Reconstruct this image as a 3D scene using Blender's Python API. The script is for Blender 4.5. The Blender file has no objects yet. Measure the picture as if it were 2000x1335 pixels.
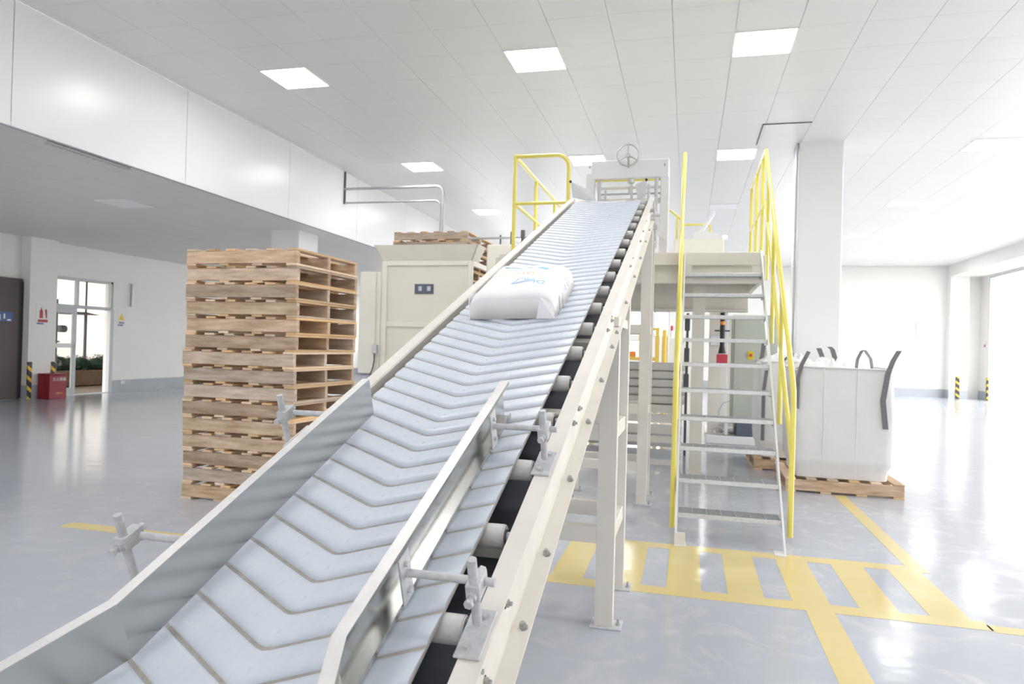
import bpy, bmesh, math, random
from mathutils import Matrix, Vector, noise
random.seed(7)
scene = bpy.context.scene
C = scene.collection
PI = math.pi
# ------------------------------------------------------------------ camera
cam_d = bpy.data.cameras.new('camera'); cam = bpy.data.objects.new('camera', cam_d); C.objects.link(cam)
F, YAW, PIT, ROL = 1362.0, .2474, .0069, .0272
cam_d.sensor_width = 36.0; cam_d.lens = 36.0*F/2000.0
cam_d.clip_start = .02; cam_d.clip_end = 400
cam.matrix_world = (Matrix.Translation((0, 0, 1.4)) @ Matrix.Rotation(YAW, 4, 'Z')
                    @ Matrix(((1, 0, 0, 0), (0, 0, -1, 0), (0, 1, 0, 0), (0, 0, 0, 1)))
                    @ Matrix.Rotation(PIT, 4, 'X') @ Matrix.Rotation(ROL, 4, 'Z'))
cam_d.dof.use_dof = True; cam_d.dof.focus_distance = 2.1; cam_d.dof.aperture_fstop = 6.3
scene.camera = cam
# ------------------------------------------------------------------ world, light, exposure
EXPO = 0.42
SKY = 5.2
LAMP = 22.0
world = bpy.data.worlds.new('world'); scene.world = world; world.use_nodes = True
wb = world.node_tree.nodes['Background']; wb.inputs[0].default_value = (1, .985, .96, 1); wb.inputs[1].default_value = SKY
scene.view_settings.view_transform = 'Standard'; scene.view_settings.look = 'None'
scene.view_settings.exposure = EXPO; scene.view_settings.gamma = 1.0
scene.view_settings.use_curve_mapping = False
try:
    scene.cycles.max_bounces = 10; scene.cycles.diffuse_bounces = 6; scene.cycles.glossy_bounces = 4
    scene.cycles.sample_clamp_indirect = 12
except Exception: pass

def portal(name, loc, sx, sy, rot):
    d = bpy.data.lights.new(name, 'AREA'); d.shape = 'RECTANGLE'; d.size = sx; d.size_y = sy
    d.cycles.is_portal = True
    o = bpy.data.objects.new(name, d); C.objects.link(o); o.location = loc; o.rotation_euler = rot
for k, (y0, y1) in enumerate(((19.4, 27.2), (10.2, 18.4), (3.6, 9.2))):
    portal('door_daylight', (10.05, (y0+y1)/2, 2.12), 4.25, y1-y0, (0, -PI/2*-1, 0))
portal('door_daylight', (-13.95, 13.6, 1.3), 2.6, 1.2, (0, -PI/2, 0))
for fx in (-9.5, 1.5): portal('door_daylight', (fx, -9.1, 1.4), 4.0, 2.8, (PI/2, 0, 0))  # portals for the two added openings behind the camera
portal('door_daylight', (-13.95, 3.5, 1.5), 3.0, 6.0, (0, -PI/2, 0))  # portal for the added opening in the left wall
portal('door_daylight', (-10.2, 28.1, 1.9), 6.4, 2.0, (-PI/2, 0, 0))

# ------------------------------------------------------------------ materials
def mat(name, col, rough=.5, metal=0.0, var=0.0, vscale=4.0, bump=0.0, bscale=30.0, stretch=None, rvar=0.0,
        col2=None, rand=0.0, emit=0.0, spec=.5, coat=0.0, world_co=False):
    m = bpy.data.materials.new(name); m.use_nodes = True
    nt = m.node_tree; N = nt.nodes; L = nt.links
    b = N['Principled BSDF']
    b.inputs['Base Color'].default_value = (*col, 1); b.inputs['Roughness'].default_value = rough
    b.inputs['Metallic'].default_value = metal; b.inputs['Specular IOR Level'].default_value = spec
    if coat: b.inputs['Coat Weight'].default_value = coat; b.inputs['Coat Roughness'].default_value = .12
    if emit:
        b.inputs['Emission Color'].default_value = (*col, 1); b.inputs['Emission Strength'].default_value = emit
    if var or bump or rvar or rand:
        if world_co: src = N.new('ShaderNodeNewGeometry').outputs['Position']
        else: src = N.new('ShaderNodeTexCoord').outputs['Object']
        mp = N.new('ShaderNodeMapping'); L.new(src, mp.inputs['Vector'])
        if stretch: mp.inputs['Scale'].default_value = stretch
        oi = N.new('ShaderNodeObjectInfo')
        if rand:
            mu = N.new('ShaderNodeVectorMath'); mu.operation = 'SCALE'; mu.inputs['Scale'].default_value = 37.0
            cx = N.new('ShaderNodeCombineXYZ')
            for i in range(3): L.new(oi.outputs['Random'], cx.inputs[i])
            L.new(cx.outputs[0], mu.inputs[0]); L.new(mu.outputs[0], mp.inputs['Location'])
    if var or rand:
        nz = N.new('ShaderNodeTexNoise'); nz.inputs['Scale'].default_value = vscale; nz.inputs['Detail'].default_value = 6
        nz.inputs['Roughness'].default_value = .62
        L.new(mp.outputs[0], nz.inputs['Vector'])
        rp = N.new('ShaderNodeMapRange'); rp.inputs['From Min'].default_value = .3; rp.inputs['From Max'].default_value = .7
        L.new(nz.outputs['Fac'], rp.inputs['Value'])
        mx = N.new('ShaderNodeMix'); mx.data_type = 'RGBA'
        c2 = col2 or tuple(max(0, c*(1-var)) for c in col)
        mx.inputs['A'].default_value = (*col, 1); mx.inputs['B'].default_value = (*c2, 1)
        L.new(rp.outputs['Result'], mx.inputs['Factor'])
        out = mx.outputs['Result']
        if rand:
            hs = N.new('ShaderNodeHueSaturation'); L.new(out, hs.inputs['Color'])
            vr = N.new('ShaderNodeMapRange'); vr.inputs['To Min'].default_value = 1-rand; vr.inputs['To Max'].default_value = 1+rand
            L.new(oi.outputs['Random'], vr.inputs['Value']); L.new(vr.outputs['Result'], hs.inputs['Value'])
            sr = N.new('ShaderNodeMapRange'); sr.inputs['To Min'].default_value = 1.25; sr.inputs['To Max'].default_value = .7
            fr = N.new('ShaderNodeMath'); fr.operation = 'FRACT'; m7 = N.new('ShaderNodeMath'); m7.operation = 'MULTIPLY'
            m7.inputs[1].default_value = 7.3; L.new(oi.outputs['Random'], m7.inputs[0]); L.new(m7.outputs[0], fr.inputs[0])
            L.new(fr.outputs[0], sr.inputs['Value']); L.new(sr.outputs['Result'], hs.inputs['Saturation'])
            out = hs.outputs['Color']
        L.new(out, b.inputs['Base Color'])
        if rvar:
            rr = N.new('ShaderNodeMapRange'); rr.inputs['To Min'].default_value = rough; rr.inputs['To Max'].default_value = rough+rvar
            L.new(rp.outputs['Result'], rr.inputs['Value']); L.new(rr.outputs['Result'], b.inputs['Roughness'])
    if bump:
        n2 = N.new('ShaderNodeTexNoise'); n2.inputs['Scale'].default_value = bscale; n2.inputs['Detail'].default_value = 4
        L.new(mp.outputs[0], n2.inputs['Vector'])
        bp = N.new('ShaderNodeBump'); bp.inputs['Strength'].default_value = bump; bp.inputs['Distance'].default_value = .01
        L.new(n2.outputs['Fac'], bp.inputs['Height']); L.new(bp.outputs['Normal'], b.inputs['Normal'])
    return m

M = {}
M['ceil'] = mat('ceiling_sheet', (.82, .81, .79), .36, var=.04, vscale=.6, spec=.45)
M['ceil_back'] = mat('ceiling_void', (.5, .5, .5), .9)
M['wall'] = mat('wall_paint', (.80, .79, .765), .7, var=.04, vscale=1.2)
M['panel_white'] = mat('glossy_panel', (.80, .81, .82), .28, var=.03, vscale=.8, bump=.03, bscale=1.2)
M['skirt'] = mat('skirting_paint', (.40, .43, .47), .45, var=.1, vscale=3)
M['frame_grey'] = mat('door_frame_grey', (.52, .54, .56), .4)
M['rail_white'] = mat('warm_white_paint', (.83, .80, .745), .36, var=.10, vscale=5, bump=.06, bscale=40, rvar=.2)
M['post_white'] = mat('post_white_paint', (.80, .77, .72), .42, var=.07, vscale=4, rvar=.15)
M['dusty'] = mat('dusty_zinc', (.66, .67, .69), .62, metal=.15, var=.25, vscale=60, bump=.12, bscale=180, col2=(.50, .52, .55))
M['bolt'] = mat('bolt_zinc', (.50, .51, .50), .45, metal=.4, var=.3, vscale=80)
M['steel'] = mat('brushed_stainless', (.58, .58, .57), .18, metal=1.0, var=.06, vscale=5, rvar=.10)
M['lip'] = mat('dusty_steel_edge', (.80, .79, .78), .45, metal=.35, var=.12, vscale=20)
M['belt'] = mat('belt_rubber', (.66, .72, .80), .24, var=.2, vscale=9, stretch=(9, 1.2, 1), rvar=.25, col2=(.62, .68, .765), bump=.04, bscale=120)
M['groove'] = mat('belt_groove_dust', (.57, .54, .49), .7, var=.25, vscale=40)
M['dark_belt'] = mat('return_belt', (.09, .10, .13), .42, var=.5, vscale=5, col2=(.15, .17, .20), stretch=(1, 4, 1))
M['roller'] = mat('roller_grey', (.78, .77, .76), .45, var=.25, vscale=30)
M['cream'] = mat('cream_enamel', (.76, .735, .66), .42, var=.05, vscale=2)
M['cream_lt'] = mat('pale_cream_enamel', (.80, .785, .71), .42, var=.05, vscale=2)
M['yellow'] = mat('yellow_enamel', (.84, .73, .11), .3, var=.12, vscale=6, col2=(.82, .73, .20), coat=.3)
M['galv'] = mat('galvanised_grating', (.60, .62, .64), .42, metal=.5, var=.2, vscale=40)
M['wood'] = mat('pallet_wood', (.68, .545, .42), .78, var=.3, vscale=3.2, stretch=(1.0, 7, 7), col2=(.34, .235, .155), rand=.24, bump=.25, bscale=14)
M['wood_y'] = mat('pallet_board_wood', (.72, .54, .36), .78, var=.3, vscale=2.6, stretch=(7, 1.2, 7), col2=(.60, .42, .26), rand=.25, bump=.2, bscale=14)
M['bagw'] = mat('white_woven_plastic', (.80, .80, .805), .55, var=.05, vscale=6, bump=.1, bscale=40)
M['film'] = mat('thin_white_film', (.86, .87, .88), .35, bump=.3, bscale=12)
M['sack'] = mat('white_paper_sack', (.87, .875, .89), .55, var=.04, vscale=5, bump=.1, bscale=18)
M['strap'] = mat('grey_webbing', (.22, .22, .23), .7, var=.3, vscale=40)
M['blue_print'] = mat('blue_print', (.30, .60, .92), .5)
M['orange_print'] = mat('orange_print', (.90, .60, .25), .5)
M['grey_print'] = mat('grey_print', (.42, .42, .43), .6)
M['chrome'] = mat('handwheel_metal', (.50, .50, .48), .3, metal=.7)
M['conduit'] = mat('grey_conduit', (.50, .51, .53), .32, metal=.5)
M['black'] = mat('black_rubber', (.02, .02, .022), .5)
M['dgrey'] = mat('dark_grey_paint', (.10, .11, .12), .5)
M['brown_door'] = mat('brown_door_paint', (.055, .038, .036), .42, var=.2, vscale=3)
M['blue_sign'] = mat('blue_sign', (.03, .08, .26), .4)
M['sign_white'] = mat('sign_white', (.75, .76, .76), .4)
M['sign_grey'] = mat('sign_grey_ink', (.25, .25, .28), .5)
M['sign_red'] = mat('sign_red', (.42, .03, .035), .45)
M['sign_yellow'] = mat('sign_yellow', (.72, .56, .02), .45)
M['red_box'] = mat('red_cabinet_paint', (.28, .014, .028), .4, var=.15, vscale=3)
M['red2'] = mat('red_machine_paint', (.55, .05, .08), .45)
M['orange'] = mat('orange_band', (.85, .30, .06), .5)
M['sage'] = mat('sage_cabinet', (.46, .50, .44), .45, var=.05)
M['navy'] = mat('navy_sheet', (.10, .12, .17), .5)
M['lamp'] = mat('lamp_diffuser', (1.0, .985, .955), .4, emit=LAMP)
M['lamp_off'] = mat('lamp_diffuser_off', (.86, .87, .88), .3)
M['lampframe'] = mat('lamp_frame', (.82, .83, .84), .35)
M['sackgrey'] = mat('dusty_sack', (.80, .78, .73), .7, var=.15, vscale=5)
M['leaf'] = mat('shrub_leaf', (.022, .065, .04), .6, var=.4, vscale=20)
M['planter'] = mat('planter_wood', (.22, .15, .10), .8, var=.3, vscale=5)
M['pave'] = mat('courtyard_paving', (.30, .25, .20), .8, var=.15, vscale=2)
M['outwall'] = mat('courtyard_wall', (.42, .40, .37), .8, var=.06, vscale=1)
M['amber'] = mat('amber_enamel', (.80, .55, .10), .45)

def glass_mat():
    m = bpy.data.materials.new('window_glass'); m.use_nodes = True; nt = m.node_tree
    b = nt.nodes['Principled BSDF']; b.inputs['Base Color'].default_value = (.92, .95, .95, 1)
    b.inputs['Roughness'].default_value = .03; b.inputs['Transmission Weight'].default_value = 1.0; b.inputs['IOR'].default_value = 1.08
    return m
M['glass'] = glass_mat()

def floor_mat(name, base, alt, dusty=(.74, .74, .74), amount=.75):
    m = bpy.data.materials.new(name); m.use_nodes = True; nt = m.node_tree; N = nt.nodes; L = nt.links
    b = N['Principled BSDF']
    g = N.new('ShaderNodeNewGeometry')
    n1 = N.new('ShaderNodeTexNoise'); n1.inputs['Scale'].default_value = .7; n1.inputs['Detail'].default_value = 5; L.new(g.outputs['Position'], n1.inputs['Vector'])
    mx = N.new('ShaderNodeMix'); mx.data_type = 'RGBA'; mx.inputs['A'].default_value = (*base, 1); mx.inputs['B'].default_value = (*alt, 1)
    L.new(n1.outputs['Fac'], mx.inputs['Factor'])
    # swept powder: streaks and specks around the conveyor feet
    n2 = N.new('ShaderNodeTexNoise'); n2.inputs['Scale'].default_value = 3.2; n2.inputs['Detail'].default_value = 9; n2.inputs['Roughness'].default_value = .7
    n2.inputs['Distortion'].default_value = 1.2
    L.new(g.outputs['Position'], n2.inputs['Vector'])
    r2 = N.new('ShaderNodeMapRange'); r2.inputs['From Min'].default_value = .5; r2.inputs['From Max'].default_value = .82
    L.new(n2.outputs['Fac'], r2.inputs['Value'])
    sx = N.new('ShaderNodeSeparateXYZ'); L.new(g.outputs['Position'], sx.inputs[0])
    d = N.new('ShaderNodeVectorMath'); d.operation = 'DISTANCE'; d.inputs[1].default_value = (.1, 5.2, 0)
    L.new(g.outputs['Position'], d.inputs[0])
    rd = N.new('ShaderNodeMapRange'); rd.inputs['From Min'].default_value = 0; rd.inputs['From Max'].default_value = 6.5
    rd.inputs['To Min'].default_value = 1; rd.inputs['To Max'].default_value = .12
    L.new(d.outputs['Value'], rd.inputs['Value'])
    mu = N.new('ShaderNodeMath'); mu.operation = 'MULTIPLY'; L.new(r2.outputs['Result'], mu.inputs[0]); L.new(rd.outputs['Result'], mu.inputs[1])
    m2 = N.new('ShaderNodeMath'); m2.operation = 'MULTIPLY'; L.new(mu.outputs[0], m2.inputs[0]); m2.inputs[1].default_value = amount
    mx2 = N.new('ShaderNodeMix'); mx2.data_type = 'RGBA'; L.new(m2.outputs[0], mx2.inputs['Factor'])
    L.new(mx.outputs['Result'], mx2.inputs['A']); mx2.inputs['B'].default_value = (*dusty, 1)
    L.new(mx2.outputs['Result'], b.inputs['Base Color'])
    ra = N.new('ShaderNodeMapRange'); ra.inputs['To Min'].default_value = .13; ra.inputs['To Max'].default_value = .45
    L.new(m2.outputs[0], ra.inputs['Value']); L.new(ra.outputs['Result'], b.inputs['Roughness'])
    b.inputs['Specular IOR Level'].default_value = .36
    n3 = N.new('ShaderNodeTexNoise'); n3.inputs['Scale'].default_value = 5.5; n3.inputs['Detail'].default_value = 2
    L.new(g.outputs['Position'], n3.inputs['Vector'])
    bp = N.new('ShaderNodeBump'); bp.inputs['Strength'].default_value = .16; bp.inputs['Distance'].default_value = .012
    L.new(n3.outputs['Fac'], bp.inputs['Height']); L.new(bp.outputs['Normal'], b.inputs['Normal'])
    return m
M['floor'] = floor_mat('grey_epoxy_floor', (.50, .53, .60), (.46, .49, .555))
M['line'] = floor_mat('yellow_floor_paint', (.76, .62, .27), (.73, .60, .28), (.72, .62, .36), .8)

def stripe_mat():
    m = bpy.data.materials.new('black_yellow_stripes'); m.use_nodes = True; nt = m.node_tree; N = nt.nodes; L = nt.links
    b = N['Principled BSDF']; b.inputs['Roughness'].default_value = .5
    g = N.new('ShaderNodeNewGeometry'); s = N.new('ShaderNodeSeparateXYZ'); L.new(g.outputs['Position'], s.inputs[0])
    a = N.new('ShaderNodeMath'); a.operation = 'ADD'; L.new(s.outputs['X'], a.inputs[0]); L.new(s.outputs['Y'], a.inputs[1])
    z = N.new('ShaderNodeMath'); z.operation = 'MULTIPLY_ADD'; z.inputs[1].default_value = .8
    L.new(a.outputs[0], z.inputs[0]); L.new(s.outputs['Z'], z.inputs[2])
    m_ = N.new('ShaderNodeMath'); m_.operation = 'MULTIPLY'; m_.inputs[1].default_value = 4.6; L.new(z.outputs[0], m_.inputs[0])
    f = N.new('ShaderNodeMath'); f.operation = 'FRACT'; L.new(m_.outputs[0], f.inputs[0])
    t = N.new('ShaderNodeMath'); t.operation = 'GREATER_THAN'; t.inputs[1].default_value = .62; L.new(f.outputs[0], t.inputs[0])
    mx = N.new('ShaderNodeMix'); mx.data_type = 'RGBA'; mx.inputs['A'].default_value = (.03, .035, .04, 1); mx.inputs['B'].default_value = (.75, .47, .03, 1)
    L.new(t.outputs[0], mx.inputs['Factor']); L.new(mx.outputs['Result'], b.inputs['Base Color'])
    return m
M['stripes'] = stripe_mat()

# ------------------------------------------------------------------ mesh helpers
class MB:
    def __init__(s): s.v = []; s.f = []; s.sm = []
    def add(s, vs, fs, smooth=False, mx=None):
        o = len(s.v)
        s.v += [(mx @ Vector(p)) if mx is not None else Vector(p) for p in vs]
        s.f += [tuple(i+o for i in f) for f in fs]; s.sm += [smooth]*len(fs)
        return s
    def box(s, x0, x1, y0, y1, z0, z1, c=0.0, mx=None):
        if x0 > x1: x0, x1 = x1, x0
        if y0 > y1: y0, y1 = y1, y0
        if z0 > z1: z0, z1 = z1, z0
        if c <= 0:
            vs = [(x, y, z) for z in (z0, z1) for y in (y0, y1) for x in (x0, x1)]
            return s.add(vs, [(0, 2, 3, 1), (4, 5, 7, 6), (0, 1, 5, 4), (2, 6, 7, 3), (0, 4, 6, 2), (1, 3, 7, 5)], mx=mx)
        c = min(c, (x1-x0)*.49, (y1-y0)*.49, (z1-z0)*.49)
        vs = []; idx = {}
        for i, x in enumerate((x0, x1)):
            for j, y in enumerate((y0, y1)):
                for k, z in enumerate((z0, z1)):
                    cx, cy, cz = x+(c if i == 0 else -c), y+(c if j == 0 else -c), z+(c if k == 0 else -c)
                    for a, p in enumerate(((x, cy, cz), (cx, y, cz), (cx, cy, z))):
                        idx[(i, j, k, a)] = len(vs); vs.append(p)
        fs = []
        for i in (0, 1): fs.append([idx[(i, j, k, 0)] for j, k in ((0, 0), (1, 0), (1, 1), (0, 1))])
        for j in (0, 1): fs.append([idx[(i, j, k, 1)] for i, k in ((0, 0), (1, 0), (1, 1), (0, 1))])
        for k in (0, 1): fs.append([idx[(i, j, k, 2)] for i, j in ((0, 0), (1, 0), (1, 1), (0, 1))])
        for j in (0, 1):
            for k in (0, 1): fs.append([idx[(0, j, k, 1)], idx[(1, j, k, 1)], idx[(1, j, k, 2)], idx[(0, j, k, 2)]])
        for i in (0, 1):
            for k in (0, 1): fs.append([idx[(i, 0, k, 0)], idx[(i, 1, k, 0)], idx[(i, 1, k, 2)], idx[(i, 0, k, 2)]])
            for j in (0, 1): fs.append([idx[(i, j, 0, 0)], idx[(i, j, 1, 0)], idx[(i, j, 1, 1)], idx[(i, j, 0, 1)]])
            for j in (0, 1):
                for k in (0, 1): fs.append([idx[(i, j, k, 0)], idx[(i, j, k, 1)], idx[(i, j, k, 2)]])
        return s.add(vs, fs, mx=mx)
    def cyl(s, p0, p1, r, n=12, r1=None, caps=True, mx=None):
        p0 = Vector(p0); p1 = Vector(p1); r1 = r if r1 is None else r1
        d = (p1-p0).normalized(); a = d.orthogonal().normalized(); b = d.cross(a)
        ring = lambda p, rr: [p+(a*math.cos(2*PI*i/n)+b*math.sin(2*PI*i/n))*rr for i in range(n)]
        A, B = ring(p0, r), ring(p1, r1)
        s.add(A+B, [(i, (i+1) % n, n+(i+1) % n, n+i) for i in range(n)], n > 6, mx)
        if caps:
            s.add(A, [tuple(range(n))], mx=mx); s.add(B, [tuple(range(n))], mx=mx)
        return s
    def tube(s, pts, r, n=10, mx=None, caps=True):
        pts = [Vector(p) for p in pts]; rings = []; a = None
        for i, p in enumerate(pts):
            d = (pts[min(i+1, len(pts)-1)]-pts[max(i-1, 0)]).normalized()
            if a is None: a = d.orthogonal().normalized()
            else: a = (a-d*a.dot(d)).normalized()
            b = d.cross(a)
            k = 1.0
            if 0 < i < len(pts)-1:
                e = (pts[i]-pts[i-1]).normalized().dot((pts[i+1]-pts[i]).normalized()); k = 1/max(.5, math.sqrt((1+e)/2))
            rings.append([p+(a*math.cos(2*PI*j/n)+b*math.sin(2*PI*j/n))*r*(1 if k < 1.02 else 1) for j in range(n)])
        vs = [q for rg in rings for q in rg]
        fs = [(i*n+j, i*n+(j+1) % n, (i+1)*n+(j+1) % n, (i+1)*n+j) for i in range(len(pts)-1) for j in range(n)]
        s.add(vs, fs, True, mx)
        if caps: s.add(rings[0], [tuple(range(n))], mx=mx); s.add(rings[-1], [tuple(range(n))], mx=mx)
        return s
    def prism(s, poly, axis, a, b, mx=None, smooth=False):
        """poly: 2D points in the two other axes (order xyz minus axis); extruded a..b"""
        def P(u, v, w): return {0: (w, u, v), 1: (u, w, v), 2: (u, v, w)}[axis]
        n = len(poly)
        A = [P(u, v, a) for u, v in poly]; B = [P(u, v, b) for u, v in poly]
        s.add(A+B, [(i, (i+1) % n, n+(i+1) % n, n+i) for i in range(n)], smooth, mx)
        s.add(A, [tuple(range(n))], mx=mx); s.add(B, [tuple(range(n))], mx=mx)
        return s
    def sweep(s, path, prof, mx=None):
        """closed profile (list of (du,dn)) swept along path of (x,s) in plan; du to the right of travel, dn up"""
        rings = []
        P = [Vector((p[0], p[1])) for p in path]
        for i, p in enumerate(P):
            t0 = (P[i]-P[i-1]).normalized() if i else (P[1]-P[0]).normalized()
            t1 = (P[i+1]-P[i]).normalized() if i < len(P)-1 else t0
            t = (t0+t1).normalized(); k = 1/max(.3, t.dot(t1))
            nr = Vector((t.y, -t.x))*k
            rings.append([(p.x+nr.x*u, p.y+nr.y*u, w) for u, w in prof])
        n = len(prof); vs = [q for r in rings for q in r]
        s.add(vs, [(i*n+j, i*n+(j+1) % n, (i+1)*n+(j+1) % n, (i+1)*n+j) for i in range(len(P)-1) for j in range(n)], mx=mx)
        s.add(rings[0], [tuple(range(n))], mx=mx); s.add(rings[-1], [tuple(range(n))], mx=mx)
        return s
    def mesh(s, name, off=Vector((0, 0, 0)), frame=None):
        vs = s.v if frame is None else [frame @ p for p in s.v]
        me = bpy.data.meshes.new(name); me.from_pydata([p-off for p in vs], [], s.f)
        me.polygons.foreach_set('use_smooth', s.sm)
        bm = bmesh.new(); bm.from_mesh(me); bmesh.ops.recalc_face_normals(bm, faces=bm.faces); bm.to_mesh(me); bm.free()
        return me

ROOT = {}; WM = {}
def label(o, lab, cat, group=None, kind=None):
    o['label'] = lab; o['category'] = cat
    if group: o['group'] = group
    if kind: o['kind'] = kind
    return o
def thing(name, lab, cat, loc=(0, 0, 0), group=None):
    o = bpy.data.objects.new(name, None); C.objects.link(o); o.location = loc; o.empty_display_size = .1
    ROOT[o] = Vector(loc); return label(o, lab, cat, group)
def obj(name, mb, m, parent=None, frame=None, lab=None):
    if parent is None:
        vs = mb.v if frame is None else [frame @ p for p in mb.v]
        lo = [min(p[i] for p in vs) for i in range(3)]; hi = [max(p[i] for p in vs) for i in range(3)]
        off = Vector(((lo[0]+hi[0])/2, (lo[1]+hi[1])/2, lo[2]))
    else: off = ROOT[parent]
    me = mb.mesh(name, off, frame); me.materials.append(M[m] if isinstance(m, str) else m)
    o = bpy.data.objects.new(name, me); C.objects.link(o)
    if parent is None: o.location = off
    else: o.parent = parent
    ROOT[o] = off
    if lab: o['label'] = lab
    return o
def inst(name, me, parent, mw):
    """piece sharing mesh data; mw = world placement (root unrotated)"""
    o = bpy.data.objects.new(name, me); C.objects.link(o); o.parent = parent
    o.matrix_local = WM.get(parent, Matrix.Translation(ROOT[parent])).inverted() @ mw
    ROOT[o] = ROOT[parent]; WM[o] = mw.copy()
    return o
def struct(name, mb, m, parent=None, frame=None):
    o = obj(name, mb, m, parent, frame)
    if parent is None: o['kind'] = 'structure'
    return o
def dup(root, loc=None, rotz=None, name=None):
    r = root.copy(); C.objects.link(r)
    if loc is not None: r.location = loc
    if rotz is not None: r.rotation_euler = (0, 0, rotz)
    for ch in list(root.children):
        c = ch.copy(); C.objects.link(c); c.parent = r
        for g in list(ch.children):
            d = g.copy(); C.objects.link(d); d.parent = c
    ROOT[r] = Vector(r.location)
    return r
def smesh(mb, name, m):
    me = mb.mesh(name); me.materials.append(M[m]); return me
def arc(c, r, a0, a1, n, f):
    return [f(c[0]+r*math.cos(a0+(a1-a0)*i/n), c[1]+r*math.sin(a0+(a1-a0)*i/n)) for i in range(n+1)]
def text_mb(body, size, f, thick=0.0, align='CENTER'):
    """flat lettering as mesh; f maps (u,v)->xyz"""
    cu = bpy.data.curves.new('t', 'FONT'); cu.body = body; cu.size = size; cu.align_x = align; cu.align_y = 'CENTER'
    cu.resolution_u = 3
    o = bpy.data.objects.new('t', cu); C.objects.link(o)
    dg = bpy.context.evaluated_depsgraph_get(); me = o.evaluated_get(dg).to_mesh()
    mb = MB(); mb.add([f(v.co.x, v.co.y) for v in me.vertices], [tuple(p.vertices) for p in me.polygons])
    o.evaluated_get(dg).to_mesh_clear(); bpy.data.objects.remove(o); bpy.data.curves.remove(cu)
    return mb

# ================================================================== SETTING
H = 4.71; HB = 3.47; BX = -6.55; LX = -13.85; RX = 10.0; BY = 28.0; FY = -9.0
struct('floor', MB().box(LX-.3, RX+.3, FY, BY+.3, -.2, 0), 'floor')
struct('trim_1', MB().box(-60, LX-.3, -40, 60, -.25, -.02), 'pave')     # courtyard ground on the left
struct('trim_2', MB().box(RX+.3, 60, -40, 60, -.25, -.02), 'outwall')   # apron outside the loading doors

# ceiling: void slab + sheet-metal panels on a 0.62 m grid
ceil = struct('ceiling', MB().box(BX, RX+.2, FY, BY+.2, H+.03, H+.2), 'ceil_back')
GX0, GY0, GP = 1.63, 7.50, .62
light_cells = set()
lights = []
for ky, y in ((-2, 3.16+0), (-1, 3.16)): pass
rows = {-7: [-11, -6, -2, 4, 9], 0: [-11, -6, -2, 4, 9], 7: [-11, -6, -2, 4, 9], 14: [-11, -6, -2, 4, 9], 21: [-11, -6, -2, 4, 9], 28: [-11, -6, -2, 4, 9], -14: [-6, 4]}
off_lamps = {(-2, 14)}
for r, cols in rows.items():
    for c in cols: light_cells.add((c, r))
def panel_mb(seed, n=4):
    rnd = random.Random(seed); g = .002; w = GP; mb = MB()
    tx, ty = rnd.uniform(-.0035, .0035), rnd.uniform(-.0035, .0035); dish = rnd.uniform(-.002, .0045)
    vs = []
    for j in range(n+1):
        for i in range(n+1):
            u, v = i/n, j/n
            z = dish*(math.sin(PI*u)*math.sin(PI*v)) + tx*(u-.5)*math.sin(PI*v)**.5 + ty*(v-.5)*math.sin(PI*u)**.5 if 0 < u < 1 and 0 < v < 1 else 0
            vs.append((g+u*(w-2*g), g+v*(w-2*g), -z))
    fs = [(j*(n+1)+i, j*(n+1)+i+1, (j+1)*(n+1)+i+1, (j+1)*(n+1)+i) for j in range(n) for i in range(n)]
    mb.add(vs, fs, True)
    rim = [0, n, (n+1)*(n+1)-1, n*(n+1)]; b = [vs[k] for k in rim]; t = [(p[0], p[1], .025) for p in b]
    mb.add(b+t, [(0, 1, 5, 4), (1, 2, 6, 5), (2, 3, 7, 6), (3, 0, 4, 7)])
    return mb
pvar = [panel_mb(k) for k in range(7)]
pmesh = [smesh(p, 'ceiling_panel', 'ceil') for p in pvar]
def vis_size(x, y, z=H):
    q = cam.matrix_world.inverted() @ Vector((x, y, z))
    if q.z > -.3: return 0
    px, py = 1000+F*q.x/-q.z, 667.5-F*q.y/-q.z
    if px < -60 or px > 2060 or py < -60 or py > 1395: return 0
    return 1/(q.z*q.z*q.length)
cells = []
for i in range(-13, 15):
    for j in range(-26, 34):
        if (i, j) in light_cells: continue
        x, y = GX0+i*GP, GY0+j*GP
        if x+GP > RX+.3 or y+GP > BY+.3: continue
        cells.append((vis_size(x+.31, y+.31), i, j))
cells.sort(reverse=True)
far = MB()
for k, (sz, i, j) in enumerate(cells):
    mw = Matrix.Translation((max(GX0+i*GP, BX), GY0+j*GP, H))
    q = (i*7+j*13+(i*j) % 5) % 7
    if k < 300 and sz > 0: inst('ceiling_panel', pmesh[q], ceil, mw)
    else: far.add([mw @ p for p in pvar[q].v], pvar[q].f, True)
fo = obj('ceiling_panel', far, 'ceil', ceil); fo['kind'] = 'stuff'
# lower ceiling of the left bay
ceil2 = struct('ceiling', MB().box(LX, BX-.1, FY, BY+.2, HB+.03, HB+.15), 'ceil_back')
cells = []
for i in range(0, 12):
    for j in range(-26, 34):
        x, y = LX+i*GP, GY0+j*GP
        cells.append((vis_size(x+.31, y+.31, HB), i, j))
cells.sort(reverse=True)
M['ceil_low'] = mat('low_ceiling_sheet', (.76, .745, .72), .4, var=.06, vscale=.6)
pmesh2 = [smesh(p, 'ceiling_panel', 'ceil_low') for p in pvar]
far = MB()
for k, (sz, i, j) in enumerate(cells):
    if (i, j) == (8, 2): continue
    mw = Matrix.Translation((LX+i*GP, GY0+j*GP, HB)); q = (i*5+j*11) % 7
    if LX+(i+1)*GP > BX+.05: continue
    if k < 200 and sz > 0: inst('ceiling_panel', pmesh2[q], ceil2, mw)
    else: far.add([mw @ p for p in pvar[q].v], pvar[q].f, True)
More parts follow.
